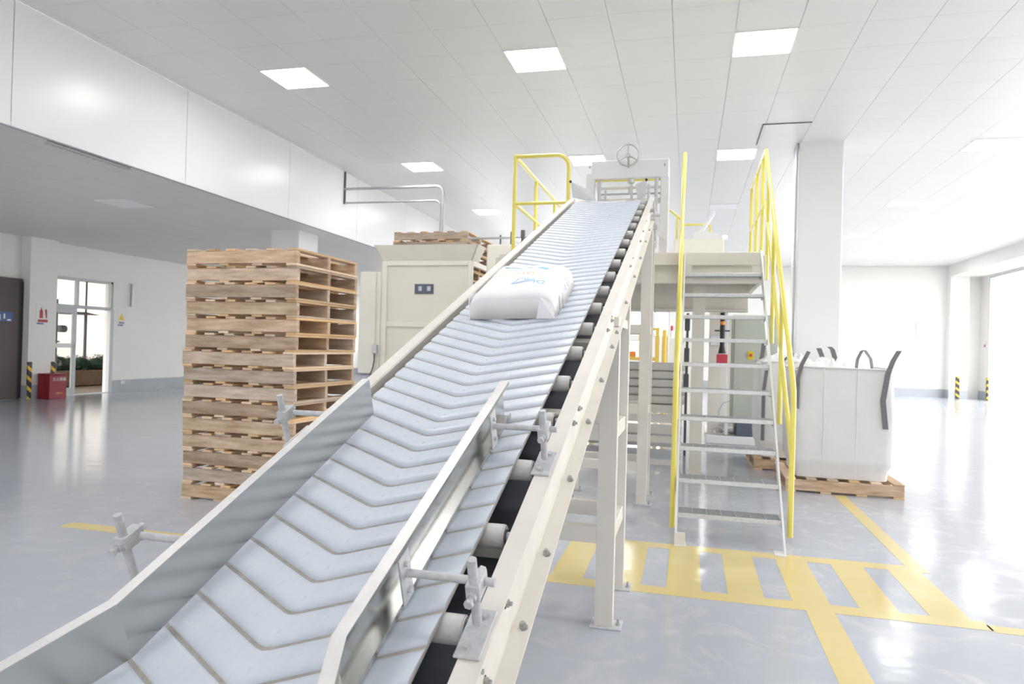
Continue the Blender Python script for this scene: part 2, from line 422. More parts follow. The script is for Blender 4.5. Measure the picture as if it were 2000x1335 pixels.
far.box(LX+11*GP+.002, BX-.003, FY, BY, HB, HB+.025)
fo = obj('ceiling_panel', far, 'ceil_low', ceil2); fo['kind'] = 'stuff'

fillp = MB().box(BX+.006, GX0-13*GP-.001, FY, BY, H, H+.025)
obj('ceiling_panel', fillp, 'ceil', ceil)
# bulkhead between the two ceilings: backing plus glossy white panels 2.47 m long
bh = struct('wall_bulkhead', MB().box(BX-.1, BX-.012, FY, BY, HB-.01, H+.03), 'ceil_back')
ys = [5.45+2.47*k for k in range(-6, 10)]
for a, b in zip(ys[:-1], ys[1:]):
    if a >= BY: break
    obj('wall_panel', MB().box(BX-.012, BX, a+.004, min(b, BY)-.004, HB-.015, H-.004-.01*random.random(), .003), 'panel_white', bh)
obj('edge_strip', MB().box(BX-.03, BX+.003, FY, BY, HB-.02, HB-.012, .002), 'panel_white', bh)
g = MB().box(BX-.16, BX-.11, 5.95, 7.1, HB-.035, HB-.002, .004)
for k in range(12): g.box(BX-.2, BX-.16, 6.0+k*.09, 6.03+k*.09, HB-.03, HB-.01)
obj('loose_edge_strip', g, 'galv', bh, lab='loose perforated metal strip hanging under the bulkhead')

# walls
SK = .30
def wall_piece(mb_list, name):
    mb = MB()
    for b in mb_list: mb.box(*b)
    return struct(name, mb, 'wall')
DY0, DY1, DZ = 12.56, 14.34, 2.73      # left glazed door opening
wl = wall_piece([(LX-.25, LX, FY, .5, 0, HB+.1), (LX-.25, LX, 6.5, DY0, 0, HB+.1), (LX-.25, LX, .5, 6.5, 3.0, HB+.1), (LX-.25, LX, DY1, BY, 0, HB+.1), (LX-.25, LX, DY0, DY1, DZ, HB+.1)], 'wall_left')  # the wide near opening is out of view, added to light the left bay
pillar = wall_piece([(LX, -13.6, 11.86, 12.52, 0, HB+.1)], 'wall_left')
# right wall with three loading doors
doors = [(3.6, 9.2), (10.2, 18.4), (19.4, 27.2)]
pcs = [(RX, RX+.25, FY, 3.6, 0, H+.1), (RX, RX+.25, 9.2, 10.2, 0, H+.1), (RX, RX+.25, 18.4, 19.4, 0, H+.1), (RX, RX+.25, 27.2, BY, 0, H+.1)]
pcs += [(RX, RX+.25, a, b, 4.25, H+.1) for a, b in doors]
wr = wall_piece(pcs, 'wall_right')
wall_piece([(8.93, RX, FY, BY, 4.30, H+.02)], 'trim_3')       # beam along the right wall
wall_piece([(8.93, 9.52, 27.6, BY, 0, 4.3)], 'trim_4')      # corner pillar
# back wall with windows behind the platform, and more added to brighten the back
wins = [(-2.6, -1.75, 1.95, 2.95), (-1.32, -.75, 1.95, 2.95), (-2.3, -1.75, 1.0, 1.8), (-6.2, -3.6, .9, 2.95), (3.0, 4.6, 1.2, 2.9), (-13.4, -10.4, .9, 2.9), (-10.1, -7.0, .9, 2.9)]
def wall_with_holes(y0, y1, x0, x1, z0, z1, holes):
    xs = sorted({x0, x1, *[h[0] for h in holes], *[h[1] for h in holes]}); zs = sorted({z0, z1, *[h[2] for h in holes], *[h[3] for h in holes]})
    mb = MB()
    for a, b in zip(xs[:-1], xs[1:]):
        for c, d in zip(zs[:-1], zs[1:]):
            if any(h[0] <= a and b <= h[1] and h[2] <= c and d <= h[3] for h in holes): continue
            mb.box(a, b, y0, y1, c, d)
    return mb
struct('wall_back', wall_with_holes(BY, BY+.25, LX-.25, RX+.25, 0, H+.1, wins), 'wall')
for k, (a, b, c, d) in enumerate(wins):
    w = struct('window_%d' % (k+1), MB().box(a, b, BY+.1, BY+.13, c, c+.04).box(a, b, BY+.1, BY+.13, d-.04, d).box(a, a+.04, BY+.1, BY+.13, c, d).box(b-.04, b, BY+.1, BY+.13, c, d), 'frame_grey')
    obj('pane', MB().box(a+.04, b-.04, BY+.112, BY+.118, c+.04, d-.04), 'glass', w)
struct('wall_front', wall_with_holes(FY-.25, FY, LX, RX, 0, H+.1, [(fx-2.0, fx+2.0, 0, 2.8) for fx in (-9.5, 1.5)]), 'wall')  # both openings are unseen, added to let in more light from behind
# grey skirting paint bands
def skirt(name, boxes):
    mb = MB()
    for b in boxes: mb.box(*b)
    return struct(name, mb, 'skirt')
skirt('baseboard_left', [(LX, LX+.012, FY, .5, 0, SK), (LX, LX+.012, 6.5, 11.86, 0, SK), (LX, -13.588, 11.848, 12.532, 0, SK), (LX, LX+.012, DY1+.02, BY, 0, SK)])
skirt('baseboard_back', [(LX, 8.93, BY-.012, BY, 0, SK), (8.918, 9.53, 27.588, BY, 0, SK)])
skirt('baseboard_right', [(RX-.012, RX, 27.2, BY, 0, SK), (RX-.012, RX, 9.2, 10.2, 0, SK), (RX-.012, RX, 18.4, 19.4, 0, SK), (RX-.012, RX, FY, 3.6, 0, SK)])
# loading door frames
for k, (a, b) in enumerate(doors):
    struct('door_%d' % (k+2), MB().box(RX-.03, RX+.1, a, a+.06, 0, 4.25, .01).box(RX-.03, RX+.1, b-.06, b, 0, 4.25, .01).box(RX-.03, RX+.1, a+.06, b-.06, 4.19, 4.25, .01), 'frame_grey')
# columns
struct('trim_5', MB().box(1.612, 2.256, 11.62, 12.26, 0, H+.01, .012), 'panel_white')
struct('trim_6', MB().box(.97, 1.63, 10.60, 10.615, H-.012, H+.01).box(.965, .98, 10.60, 11.62, H-.012, H+.01), 'dgrey')
struct('trim_7', MB().box(-7.66, -7.08, 11.6, 12.3, 0, HB+.01, .01), 'panel_white')
pc = obj('conduit', MB().tube([(1.585, 11.66, .02), (1.585, 11.66, 4.5), (1.59, 11.66, 4.62), (1.60, 11.68, H-.005)], .017, 8), 'conduit')
label(pc, 'thin grey conduit running up the left edge of the white column', 'conduit')
pc = obj('unlit_ceiling_lamp', MB().box(LX+8*GP+.012, LX+9*GP-.012, GY0+2*GP+.012, GY0+3*GP-.012, HB-.012, HB+.02, .006), 'lamp_off')
label(pc, 'unlit square lamp in the low grey ceiling on the left', 'lamp')

# ceiling lights
lamp_frame = smesh(MB().box(0, .62, 0, .014, -.012, .02, .003).box(0, .62, .606, .62, -.012, .02, .003).box(0, .014, .014, .606, -.012, .02, .003).box(.606, .62, .014, .606, -.012, .02, .003), 'frame', 'lampframe')
lamp_diff = {s: smesh(MB().box(.0142, .6058, .0142, .6058, -.008, .004, .003), 'diffuser', s) for s in ('lamp', 'lamp_off')}
rown = {-14: 'row behind the camera', -7: 'row nearest the camera', 0: 'front row in view', 7: 'second row', 14: 'third row', 21: 'fourth row', 28: 'rearmost row'}
coln = {-11: 'by the white bulkhead', -6: 'over the conveyor', -2: 'over the staircase', 4: 'to the right of the column', 9: 'by the loading doors'}
for r, cols in sorted(rows.items()):
    for c in cols:
        x, y = GX0+c*GP, GY0+r*GP
        if c == -11: x = max(x, BX+.05)
        off = (c, r) in off_lamps
        t = thing('ceiling_light', ('unlit ' if off else 'glowing ')+'square ceiling light, '+rown[r]+', '+coln[c], 'lamp', (x+.31, y+.31, H-.012), 'square panel lights in the ceiling')
        mw = Matrix.Translation((x, y, H))
        inst('frame', lamp_frame, t, mw); inst('diffuser', lamp_diff['lamp_off' if off else 'lamp'], t, mw)

# ------------------------------------------------------------------ floor markings
def marking(polys, lab, name='floor_marking', z=.0015):
    mb = MB()
    for p in polys: mb.prism(p, 2, .0002, z)
    o = obj(name, mb, 'line'); label(o, lab, 'floor marking'); return o
R4 = lambda x0, x1, y0, y1: [(x0, y0), (x1, y0), (x1, y1), (x0, y1)]
P = [R4(-1.16, 1.57, 4.12, 4.25), R4(-1.16, 1.56, 5.08, 5.21)]
for k in range(8):
    P.append(R4(-1.14+k*.35+.0, -.94+k*.35+.0, 4.25, 5.08))
marking(P, 'yellow hatched crossing painted on the floor before the staircase')
marking([R4(1.56, 2.05, 4.10, 4.20)], 'short yellow tail running right from the hatched crossing')
marking([R4(.66, .81, -4, 4.12)], 'yellow floor line running toward the camera from the crossing')
marking([R4(1.45, 1.56, 5.21, 7.6)], 'yellow floor line from the crossing to the pallet under the white bulk bag')
marking([R4(-4.42, -1.16, 4.14, 4.27)], 'yellow floor line crossing left under the conveyor toward the pallet stack')

# ================================================================== BELT CONVEYOR
TH = math.radians(20.1)
FR = Matrix.Rotation(TH, 4, 'X')         # (x, s, n) -> world
def FW(x, s, n): return FR @ Vector((x, s, n))
S0, S1 = .12, 7.1
XR, XL, XC = -.33, -1.10, -.733
cv = thing('belt_conveyor', 'long inclined belt conveyor with chevron belt, white side rails and steel guides', 'conveyor', (XC, 3.6, 0))
def rail_prof(x, d):      # open channel, flanges pointing in direction d from web x
    w, t = .047, .005
    pts = [(0, .175), (w, .175), (w, .181), (t, .183), (t, .392), (w, .394), (w, .400), (0, .400)]
    return [(x+d*u, n) for u, n in pts]
def prism_s(mb, poly, a, b):   # poly in (x,n)
    return mb.prism(poly, 1, a, b)
# MB prism axis=1 takes (u,v)->(u,w,v)=(x,s,n)
r1 = obj('side_rail', prism_s(MB(), rail_prof(-.377, 1), S0, S1), 'rail_white', cv, FR)
r2 = obj('side_rail', prism_s(MB(), [(-1.075, .175), (-1.123, .175), (-1.123, .396), (-1.119, .400), (-1.075, .400), (-1.071, .394), (-1.071, .18)], S0, S1), 'rail_white', cv, FR)
# belt loop
NB = .402
prof = [(.05, NB-.10)]
mb = MB()
BL, BR = -1.022, -.440
loop = [(s_, NB) for s_ in (S0+.15, S1-.20)]
loop += arc((S1-.20, NB-.095), .095, PI/2, -PI/2, 10, lambda a, b: (a, b))
loop += [(S1-.5, .225), (S0+.5, .225)]
loop += arc((S0+.15, NB-.095), .095, -PI/2, -3*PI/2, 10, lambda a, b: (a, b))[:-1]
n = len(loop); th = .008
inn = []
for i in range(n):
    a = Vector(loop[i-1]); c = Vector(loop[(i+1) % n]); t = (c-a).normalized(); inn.append((loop[i][0]+t.y*-th*-1*-1, loop[i][1]+t.x*th*-1))
vs = []
for x in (BL, BR):
    vs += [(x, p[0], p[1]) for p in loop]; vs += [(x, p[0], p[1]) for p in inn]
fs = []
for i in range(n):
    j = (i+1) % n
    fs += [(i, j, 2*n+j, 2*n+i), (n+i, n+j, 3*n+j, 3*n+i), (i, j, n+j, n+i), (2*n+i, 2*n+j, 3*n+j, 3*n+i)]
mb.add(vs, fs)
belt = obj('belt', mb, 'groove', cv, FR)
# chevron pads, pitch .0945, tips at s = 1.440 + k*.0945
PITCH = .0945; CH = .008
def pad_mb():
    mb = MB(); pw = PITCH-.0095; h = .0062
    prof = [(0, 0), (.0008, .0055), (.003, .0088), (.008, .0108), (.016, .0114), (.028, .0104), (.050, .0072), (pw-.012, .0048), (pw-.003, .0030), (pw, 0)]
    # wings in x from centre, V rising outward
    xs = [BL+.0005, XC-.20, XC-.015, XC, XC+.015, XC+.20, BR-.0005]
    K = .535
    def so(x): return max(abs(x-XC), 0)*K + (.004 if abs(x-XC) < .01 else 0)
    rings = []
    for x in xs:
        e = 0.6 if x in (xs[0], xs[-1]) else 1
        rings.append([(x, so(x)+a, NB+b*e) for a, b in prof])
    m = len(prof); vs = [q for r in rings for q in r]
    mb.add(vs, [(i*m+j, i*m+j+1, (i+1)*m+j+1, (i+1)*m+j) for i in range(len(xs)-1) for j in range(m-1)], True)
    mb.add(rings[0], [tuple(range(m))]); mb.add(rings[-1], [tuple(range(m))])
    return mb
padm = smesh(pad_mb(), 'cleat', 'belt')
k0 = int((S0+.16-1.44)/PITCH)
s = 1.440+k0*PITCH
while s+PITCH+.18 < S1-.18:
    inst('cleat', padm, belt, FR @ Matrix.Translation((0, s, 0))); s += PITCH
# part pads at the head end so that the pattern runs over the pulley
while s < S1-.2:
    mbp = MB(); lim = S1-.2
    for sg in (-1, 1):
        xe = BL if sg < 0 else BR
        L_ = (lim-s-(PITCH-.0095))/.535
        xa = XC+sg*max(0, min(abs(xe-XC), L_))
        if abs(xa-XC) > .03: mbp.prism([(XC, s), (xa, s+abs(xa-XC)*.535), (xa, s+abs(xa-XC)*.535+PITCH-.0095), (XC, s+PITCH-.0095)], 2, NB, NB+.006)
    if mbp.v: obj('cleat', mbp, 'belt', belt, FR)
    s += PITCH
# pan below the carrying run, cross members
obj('under_pan', MB().box(-1.068, -.378, S0+.3, S1-.3, .262, .268), 'dark_belt', cv, FR)
for k in range(9):
    sc = .36+k*.72+.04
    if sc < S1-.3: obj('cross_member', MB().box(-1.07, -.378, sc-.022, sc+.022, .285, .330, .004), 'cream_lt', cv, FR)
for sc in (S0+.15, S1-.20):
    dr = obj('end_pulley', MB().cyl((-1.03, sc, NB-.095), (-.425, sc, NB-.095), .0865, 24), 'roller', cv, FR)
    obj('shaft', MB().cyl((-1.13, sc, NB-.095), (-.32, sc, NB-.095), .018, 12), 'bolt', dr, FR)
# rollers pitch .305
rm = MB()
NR, RR = .3655, .0285
rm.cyl((-.505, 0, 0), (-.400, 0, 0), RR, 22)
rm.cyl((-.4005, 0, 0), (-.397, 0, 0), RR*.93, 22)
rmesh = smesh(rm, 'roller', 'roller')
hub = MB().cyl((-.398, 0, 0), (-.3935, 0, 0), RR*.62, 16)
hubm = smesh(hub, 'bearing_cap', 'dgrey')
axm = smesh(MB().cyl((-.52, 0, 0), (-.374, 0, 0), .0082, 10).cyl((-.394, 0, 0), (-.385, 0, 0), .012, 10), 'axle', 'dusty')
k = -4
while 1.493+.305*k < S1-.1:
    s = 1.493+.305*k; k += 1
    if s < S0+.2: continue
    mw = FR @ Matrix.Translation((0, s, NR))
    r_ = inst('roller', rmesh, cv, mw); inst('bearing_cap', hubm, r_, mw); inst('axle', axm, r_, mw)
    mw2 = FR @ Matrix.Translation((2*XC+.058, s, NR)) @ Matrix.Rotation(PI, 4, 'Z')
    r_ = inst('roller', rmesh, cv, mw2); inst('axle', axm, r_, mw2)
    # middle carrying roller
    # (hidden under the belt)
# bolts on the right rail
bm_ = MB().cyl((0, 0, 0), (0, 0, .008), .0095, 6).cyl((0, 0, .008), (0, 0, .015), .005, 8).cyl((0, 0, -.0015), (0, 0, 0), .0125, 14)
boltm = smesh(bm_, 'bolt', 'bolt')
for s in (1.30, 1.515, 1.722, 1.996, 2.377, 2.788, 3.187, 3.602, 3.815, 4.35, 4.955, 5.5, 6.1, 6.6):
    inst('bolt', boltm, r1, FR @ Matrix.Translation((-.349, s, .182)))
for s, nn in ((1.27, .25), (1.46, .305), (1.50, .24), (1.68, .28), (2.66, .30), (2.60, .27), (2.72, .27), (3.72, .30), (3.60, .27), (3.78, .26), (5.0, .30), (4.86, .28), (5.75, .26), (5.95, .30), (6.05, .28), (6.4, .3)):
    inst('bolt', boltm, r1, FR @ Matrix.Translation((-.372, s, nn)) @ Matrix.Rotation(PI/2, 4, 'Y'))

# steel side guides (swept bent plates)
def guide(x, d, path, plateprof):
    return MB().sweep(path, plateprof)
# left guide: travel +s, right of travel = +x ; lip turns away from the belt (-x)
G0, G1 = .414, .530
prL = [(0, G0), (0, G1), (-.022, G1), (-.022, G1-.009), (-.019, G1-.009), (-.019, G1-.003), (-.003, G1-.003), (-.003, G0)]
pathL = [(-1.17, .72), (-.95, 1.272), (-.95, 2.30)]
gl = obj('side_guide', MB().sweep(pathL, prL), 'steel', cv, FR)
obj('guide_lip', MB().sweep(pathL, [(.0004, G1), (.0004, G1+.0012), (-.0225, G1+.0012), (-.0225, G1)]), 'lip', gl, FR)
prR = [(0, G0), (0, G1), (.024, G1), (.024, G1-.010), (.021, G1-.010), (.021, G1-.003), (.003, G1-.003), (.003, G0+.004), (.021, G0+.004), (.021, G0+.012), (.024, G0+.012), (.024, G0)]
pathR = [(-.415, .85), (-.537, 1.268), (-.537, 2.33)]
gr = obj('side_guide', MB().sweep(pathR, prR), 'steel', cv, FR)
obj('guide_lip', MB().sweep(pathR, [(-.0004, G1), (-.0004, G1+.0012), (.0245, G1+.0012), (.0245, G1)]), 'lip', gr, FR)
obj('splice_plate', MB().box(-.9765, -.9735, 1.85, 1.97, .50, .5325), 'lip', gl, FR)

# guide clamps: base plate, post, clamp block, rod, bolts, mounting plate
def clamp(s, side):
    m = MB() 
    if side > 0: xp, xi, xo, xb0, xb1 = -.366, -.5125, -.331, -.386, -.337
    else: xp, xi, xo, xb0, xb1 = -1.125, -.974, -1.112, -1.12, -1.075
    if side < 0: xp = -1.150
    root = obj('guide_clamp', MB().cyl((xp, s-.008, .405 if side > 0 else .36), (xp, s-.008, .545), .0092, 16), 'dusty', cv, FR)
    if side > 0:
        obj('base_plate', MB().box(xb0, xb1, s-.095, s+.03, .4003, .4055, .0015), 'dusty', root, FR)
        for q in (-.07, .012): obj('bolt', MB().cyl((xp+(.0 if q < 0 else .01), s+q, .4055), (xp+(.0 if q < 0 else .01), s+q, .412), .0085, 6), 'dusty', root, FR)
    else:
        obj('base_plate', MB().box(-1.168, -1.123, s-.06, s+.05, .352, .358, .0015).box(-1.129, -1.123, s-.06, s+.05, .30, .358), 'dusty', root, FR)
    ns = .4785
    bb = MB().box(xp-.0135, xp+.0135, s-.021, s+.034, ns-.017, ns+.017, .002)
    obj('clamp_block', bb, 'dusty', root, FR)
    xr0, xr1 = (xi, -.334) if side > 0 else (-1.13, xi)
    obj('rod', MB().cyl((xr0, s+.018, ns), (xr1, s+.018, ns), .0082, 14), 'dusty', root, FR)
    # hex bolt on the near face, one on the far top
    obj('bolt', MB().cyl((xp, s-.021, ns-.002), (xp, s-.030, ns-.002), .0095, 6).cyl((xp, s-.030, ns-.002), (xp, s-.040, ns-.002), .0052, 8).cyl((xp-.0, s-.040, ns-.002), (xp, s-.048, ns-.002), .0088, 6), 'dusty', root, FR)
    obj('bolt', MB().cyl((xp+.0, s+.034, ns+.004), (xp, s+.047, ns+.004), .009, 6), 'dusty', root, FR)
    if side > 0:
        mp_ = obj('mounting_plate', MB().box(-.5125, -.5085, s-.008, s+.040, .418, .520, .001), 'dusty', root, FR)
        for nn in (.442, .500): obj('bolt', MB().cyl((-.5085, s+.016, nn), (-.5015, s+.016, nn), .0062, 6), 'dusty', root, FR)
    else:
        obj('mounting_plate', MB().box(-.9785, -.974, s-.008, s+.040, .418, .505, .001), 'dusty', root, FR)
for s, sd in ((1.482, 1), (2.115, 1), (1.505, -1), (2.13, -1)): clamp(s, sd)

# legs
def post_box(mb, x0, x1, y0, y1, z0, z1): return mb.box(x0, x1, y0, y1, z0, z1, .004)
def rail_z(y, n=.175): return y*math.tan(TH)+n/math.cos(TH)
for gi, (ya, yb) in enumerate(((3.54, 4.13), (6.42, 6.86), (1.02, 1.30))):
    for x0, x1 in ((-.426, -.336), (-1.12, -1.03)):
        if gi == 2: x0, x1 = (-.39, -.335) if x0 > -.6 else (-1.12, -1.065)
        for y in (ya, yb):
            w = .07
            z1 = min(rail_z(y+w)+.0, rail_z(y)) if gi != 1 else min(rail_z(y), rail_z(6.5))
            mb = MB()
            zt0, zt1 = rail_z(min(y, 6.6))-.002, rail_z(min(y+w, 6.62))-.002
            mb.add([(x0, y, 0.008), (x1, y, .008), (x1, y+w, .008), (x0, y+w, .008), (x0, y, zt0), (x1, y, zt0), (x1, y+w, zt1), (x0, y+w, zt1)],
                   [(0, 1, 2, 3), (4, 5, 6, 7), (0, 1, 5, 4), (1, 2, 6, 5), (2, 3, 7, 6), (3, 0, 4, 7)])
            lg = obj('leg', mb, 'post_white', cv)
            obj('foot_plate', MB().box(x0-.022, x1+.045, y-.03, y+w+.03, 0, .008, .002), 'dusty', lg)
            obj('anchor_bolt', MB().cyl((x1+.025, y+.03, .008), (x1+.025, y+.03, .016), .012, 6).cyl((x1+.025, y+.03, .016), (x1+.025, y+.03, .04), .006, 8), 'bolt', lg)
        for zb in ([.41, .935] if gi == 0 else ([.80, 1.55] if gi == 1 else [])):
            obj('side_brace', MB().box(x0+.01, x1-.01, ya+.07, yb, zb, zb+.08, .003), 'post_white', cv)
            if gi == 0 and zb > .9: obj('side_brace', MB().box(x0+.01, x1-.01, ya+.07, yb, 1.52, 1.57, .003), 'post_white', cv)
    for y in (ya, yb):
        for zb in ([.415, .935] if gi == 0 else ([.30, .82, 1.55, 2.1] if gi == 1 else [])):
            xa, xb = (-1.03, -.426)
            obj('cross_brace', MB().box(xa, xb, y+.008, y+.062, zb, zb+.085, .003), 'post_white', cv)
# head-end deflector plates and discharge bracket
def plate4(mb, pts, t, d):
    d = Vector(d).normalized()*t; a = [Vector(p) for p in pts]; b = [p+d for p in a]
    return mb.add(a+b, [(0, 1, 2, 3), (4, 5, 6, 7), (0, 1, 5, 4), (1, 2, 6, 5), (2, 3, 7, 6), (3, 0, 4, 7)])
dp = obj('deflector_plate', plate4(MB(), [(-1.10, 6.42, 2.955), (-.925, 6.60, 2.90), (-.875, 6.62, 2.79), (-1.08, 6.44, 2.81)], .004, (0, 1, 0)), 'dusty', cv)
dp2 = obj('deflector_plate', plate4(MB(), [(-.515, 6.60, 2.95), (-.405, 6.44, 2.955), (-.405, 6.42, 2.80), (-.49, 6.56, 2.785)], .004, (0, 1, 0)), 'dusty', cv)
obj('deflector_knob', MB().cyl((-1.10, 6.41, 2.953), (-1.10, 6.43, 2.953), .012, 10), 'black', dp)
obj('deflector_knob', MB().cyl((-.405, 6.43, 2.953), (-.405, 6.45, 2.953), .012, 10), 'black', dp2)
obj('head_bracket', MB().box(-.40, -.375, 6.5, 6.53, 2.76, 2.93, .003).box(-.46, -.345, 6.5, 6.54, 2.755, 2.775, .003), 'dusty', cv)
obj('discharge_chute', MB().add([(-.335, 6.62, 2.70), (-.315, 6.62, 2.70), (-.235, 6.62, 2.43), (-.30, 6.62, 2.48), (-.335, 6.66, 2.70), (-.315, 6.66, 2.70), (-.235, 6.66, 2.43), (-.30, 6.66, 2.48)],
    [(0, 1, 2, 3), (4, 5, 6, 7), (0, 1, 5, 4), (1, 2, 6, 5), (2, 3, 7, 6), (3, 0, 4, 7)]), 'lip', cv)
obj('tension_rod', MB().cyl((-.345, 6.60, 2.83), (-.315, 6.60, 2.42), .011, 10).cyl((-.36, 6.60, 2.66), (-.28, 6.60, 2.66), .015, 10).box(-.345, -.30, 6.58, 6.62, 2.52, 2.57, .004), 'dusty', cv)

# ------------------------------------------------------------------ white paper sack lying on the belt
def sack_h(u, v):      # u across belt (-1..1), v along (-1..1)
    e = max(0.0, (1-abs(u)**7))**.26*max(0.0, (1-abs(v)**9))**.22
    return e
SX, SS, SN = -.752, 3.585, NB+.0116
SW, SL, SH = .190, .285, .118
def sack_pt(u, v, top=True):
    h = sack_h(u, v)
    w = .012*noise.noise(Vector((u*1.6, v*1.6, 3.1))) + .004*noise.noise(Vector((u*6, v*6, 1.1)))
    hh = SH*h*(1+.04*v)+w*h
    x = SX+u*SW*(1+.03*(1-abs(v))); s_ = SS+v*SL + .018*u*(1 if v < 0 else -1)*abs(v)
    return Vector((x, s_, SN+hh if top else SN+.001))
mb = MB(); n = 40
def gridp(t): return math.sin(t*PI/2)*.35+t*.65 if False else (abs(t)**.72)*(1 if t > 0 else -1)
us = [gridp(-1+2*i/n) for i in range(n+1)]
vs = []; fs = []
for side in (0, 1):
    for j in range(n+1):
        for i in range(n+1): vs.append(sack_pt(us[i], us[j], side == 0))
K = (n+1)*(n+1)
for side in (0, 1):
    for j in range(n):
        for i in range(n):
            a = side*K+j*(n+1)+i; fs.append((a, a+1, a+n+2, a+n+1))
for i in range(n):
    for a, b in ((i, i+1), (n*(n+1)+i, n*(n+1)+i+1), (i*(n+1), (i+1)*(n+1)), (i*(n+1)+n, (i+1)*(n+1)+n)):
        fs.append((a, b, K+b, K+a))
mb.add(vs, fs, True)
sk = obj('paper_sack', mb, 'sack', None, FR)
label(sk, 'full white paper sack with blue and orange print lying on the conveyor belt', 'sack')
# sewn end flap on the left, folded corner at the front right
fl = MB(); pts0 = []; m_ = 12
for i in range(m_+1):
    t = i/m_; s_ = SS-SL*.97+t*SL*1.2
    for w_ in (0, 1):
        z = SN+.002+ w_*(.088-.03*t+.006*math.sin(t*9)); x = -.942-.004*math.sin(t*7+w_)+.004*w_
        pts0 += [(x, s_+.006*math.sin(t*20), z), (x-.004, s_+.006*math.sin(t*20), z)]
for i in range(m_):
    a = i*4; b = a+4
    fl.add([pts0[a], pts0[a+2], pts0[b+2], pts0[b], pts0[a+1], pts0[a+3], pts0[b+3], pts0[b+1]], [(0, 1, 2, 3), (4, 5, 6, 7), (1, 2, 6, 5), (0, 3, 7, 4), (0, 1, 5, 4), (2, 3, 7, 6)])
obj('end_flap', fl, 'sack', sk, FR)
cf = MB().add([(-.622, SS-SL*.975, SN+.100), (-.574, SS-SL*.90, SN+.060), (-.562, SS-SL*.985, SN+.003), (-.640, SS-SL*1.008, SN+.003)],
              [(0, 1, 2), (0, 2, 3), (0, 1, 3), (1, 2, 3)])
obj('folded_corner', cf, 'sack', sk, FR)
# print follows the sack surface; letters read upside down from here
def on_sack(x, s_):
    u = (x-SX)/(SW*1.015); v = (s_-SS)/SL
    p = sack_pt(u, v); return Vector((x, s_, p.z+.0012))
def sack_print(body, size, x, s_, m, name='printed_text', sx=1.0, sy=1.0, shear=0.0):
    f = lambda a, b: on_sack(x-(a*sx+b*shear), s_-b*sy)
    obj(name, text_mb(body, size, f), m, sk, FR)
def stroke(pts, w, m, name='printed_mark'):
    mb = MB()
    for (a, b), (c, d) in zip(pts[:-1], pts[1:]):
        t = Vector((c-a, d-b)); t = t.normalized() if t.length else Vector((1, 0)); nr = Vector((-t.y, t.x))*w/2; K_ = 5
        for k in range(K_):
            p = [(a+(c-a)*k/K_, b+(d-b)*k/K_), (a+(c-a)*(k+1)/K_, b+(d-b)*(k+1)/K_)]
            mb.add([on_sack(p[0][0]+nr.x, p[0][1]+nr.y), on_sack(p[1][0]+nr.x, p[1][1]+nr.y), on_sack(p[1][0]-nr.x, p[1][1]-nr.y), on_sack(p[0][0]-nr.x, p[0][1]-nr.y)], [(0, 1, 2, 3)])
    obj(name, mb, m, sk, FR)
stroke([(-.885, 3.745), (-.84, 3.765), (-.78, 3.765), (-.715, 3.74)], .008, 'blue_print')
stroke([(-.712, 3.745), (-.665, 3.722)], .026, 'blue_print')
stroke([(-.885, 3.748), (-.868, 3.752)], .018, 'blue_print')
stroke([(-.895, 3.785), (-.84, 3.80)], .007, 'grey_print')
sack_print('I A L I V A I', .042, -.795, 3.635, 'orange_print', sx=.78, sy=1.1)
stroke([(-.772, 3.555), (-.790, 3.475)], .005, 'blue_print')
stroke([(-.790, 3.475), (-.735, 3.505), (-.69, 3.515)], .008, 'blue_print')
stroke([(-.785, 3.492), (-.735, 3.52), (-.69, 3.525)], .005, 'blue_print')
stroke([(-.772, 3.555), (-.74, 3.56)], .004, 'blue_print')
stroke([(-.742, 3.55), (-.737, 3.53)], .006, 'blue_print'); stroke([(-.729, 3.55), (-.725, 3.53)], .006, 'blue_print')
stroke([(-.72, 3.535), (-.69, 3.55)], .004, 'blue_print')
sack_print('DI', .062, -.664, 3.492, 'blue_print', sx=.9, sy=1.0)
# pictogram marks on the right flank
def on_side(v, h):
    s_ = SS+v*SL; best = None
    for i in range(60):
        u = .6+.4*i/59; p = sack_pt(u, v)
        if p.z-SN <= h*SH: best = p; break
    best = best or sack_pt(.999, v)
    return Vector((best.x+.002, s_, best.z+.001))
for (v0, h0, w_, h_) in ((-.55, .42, .05, .16), (-.30, .36, .035, .2), (-.02, .5, .03, .2), (.22, .5, .025, .3), (-.5, .18, .2, .03), (.35, .5, .02, .3)):
    mb = MB(); mb.add([on_side(v0, h0), on_side(v0+w_, h0), on_side(v0+w_, h0+h_), on_side(v0, h0+h_)], [(0, 1, 2, 3)])
    obj('printed_mark', mb, 'grey_print', sk, FR)

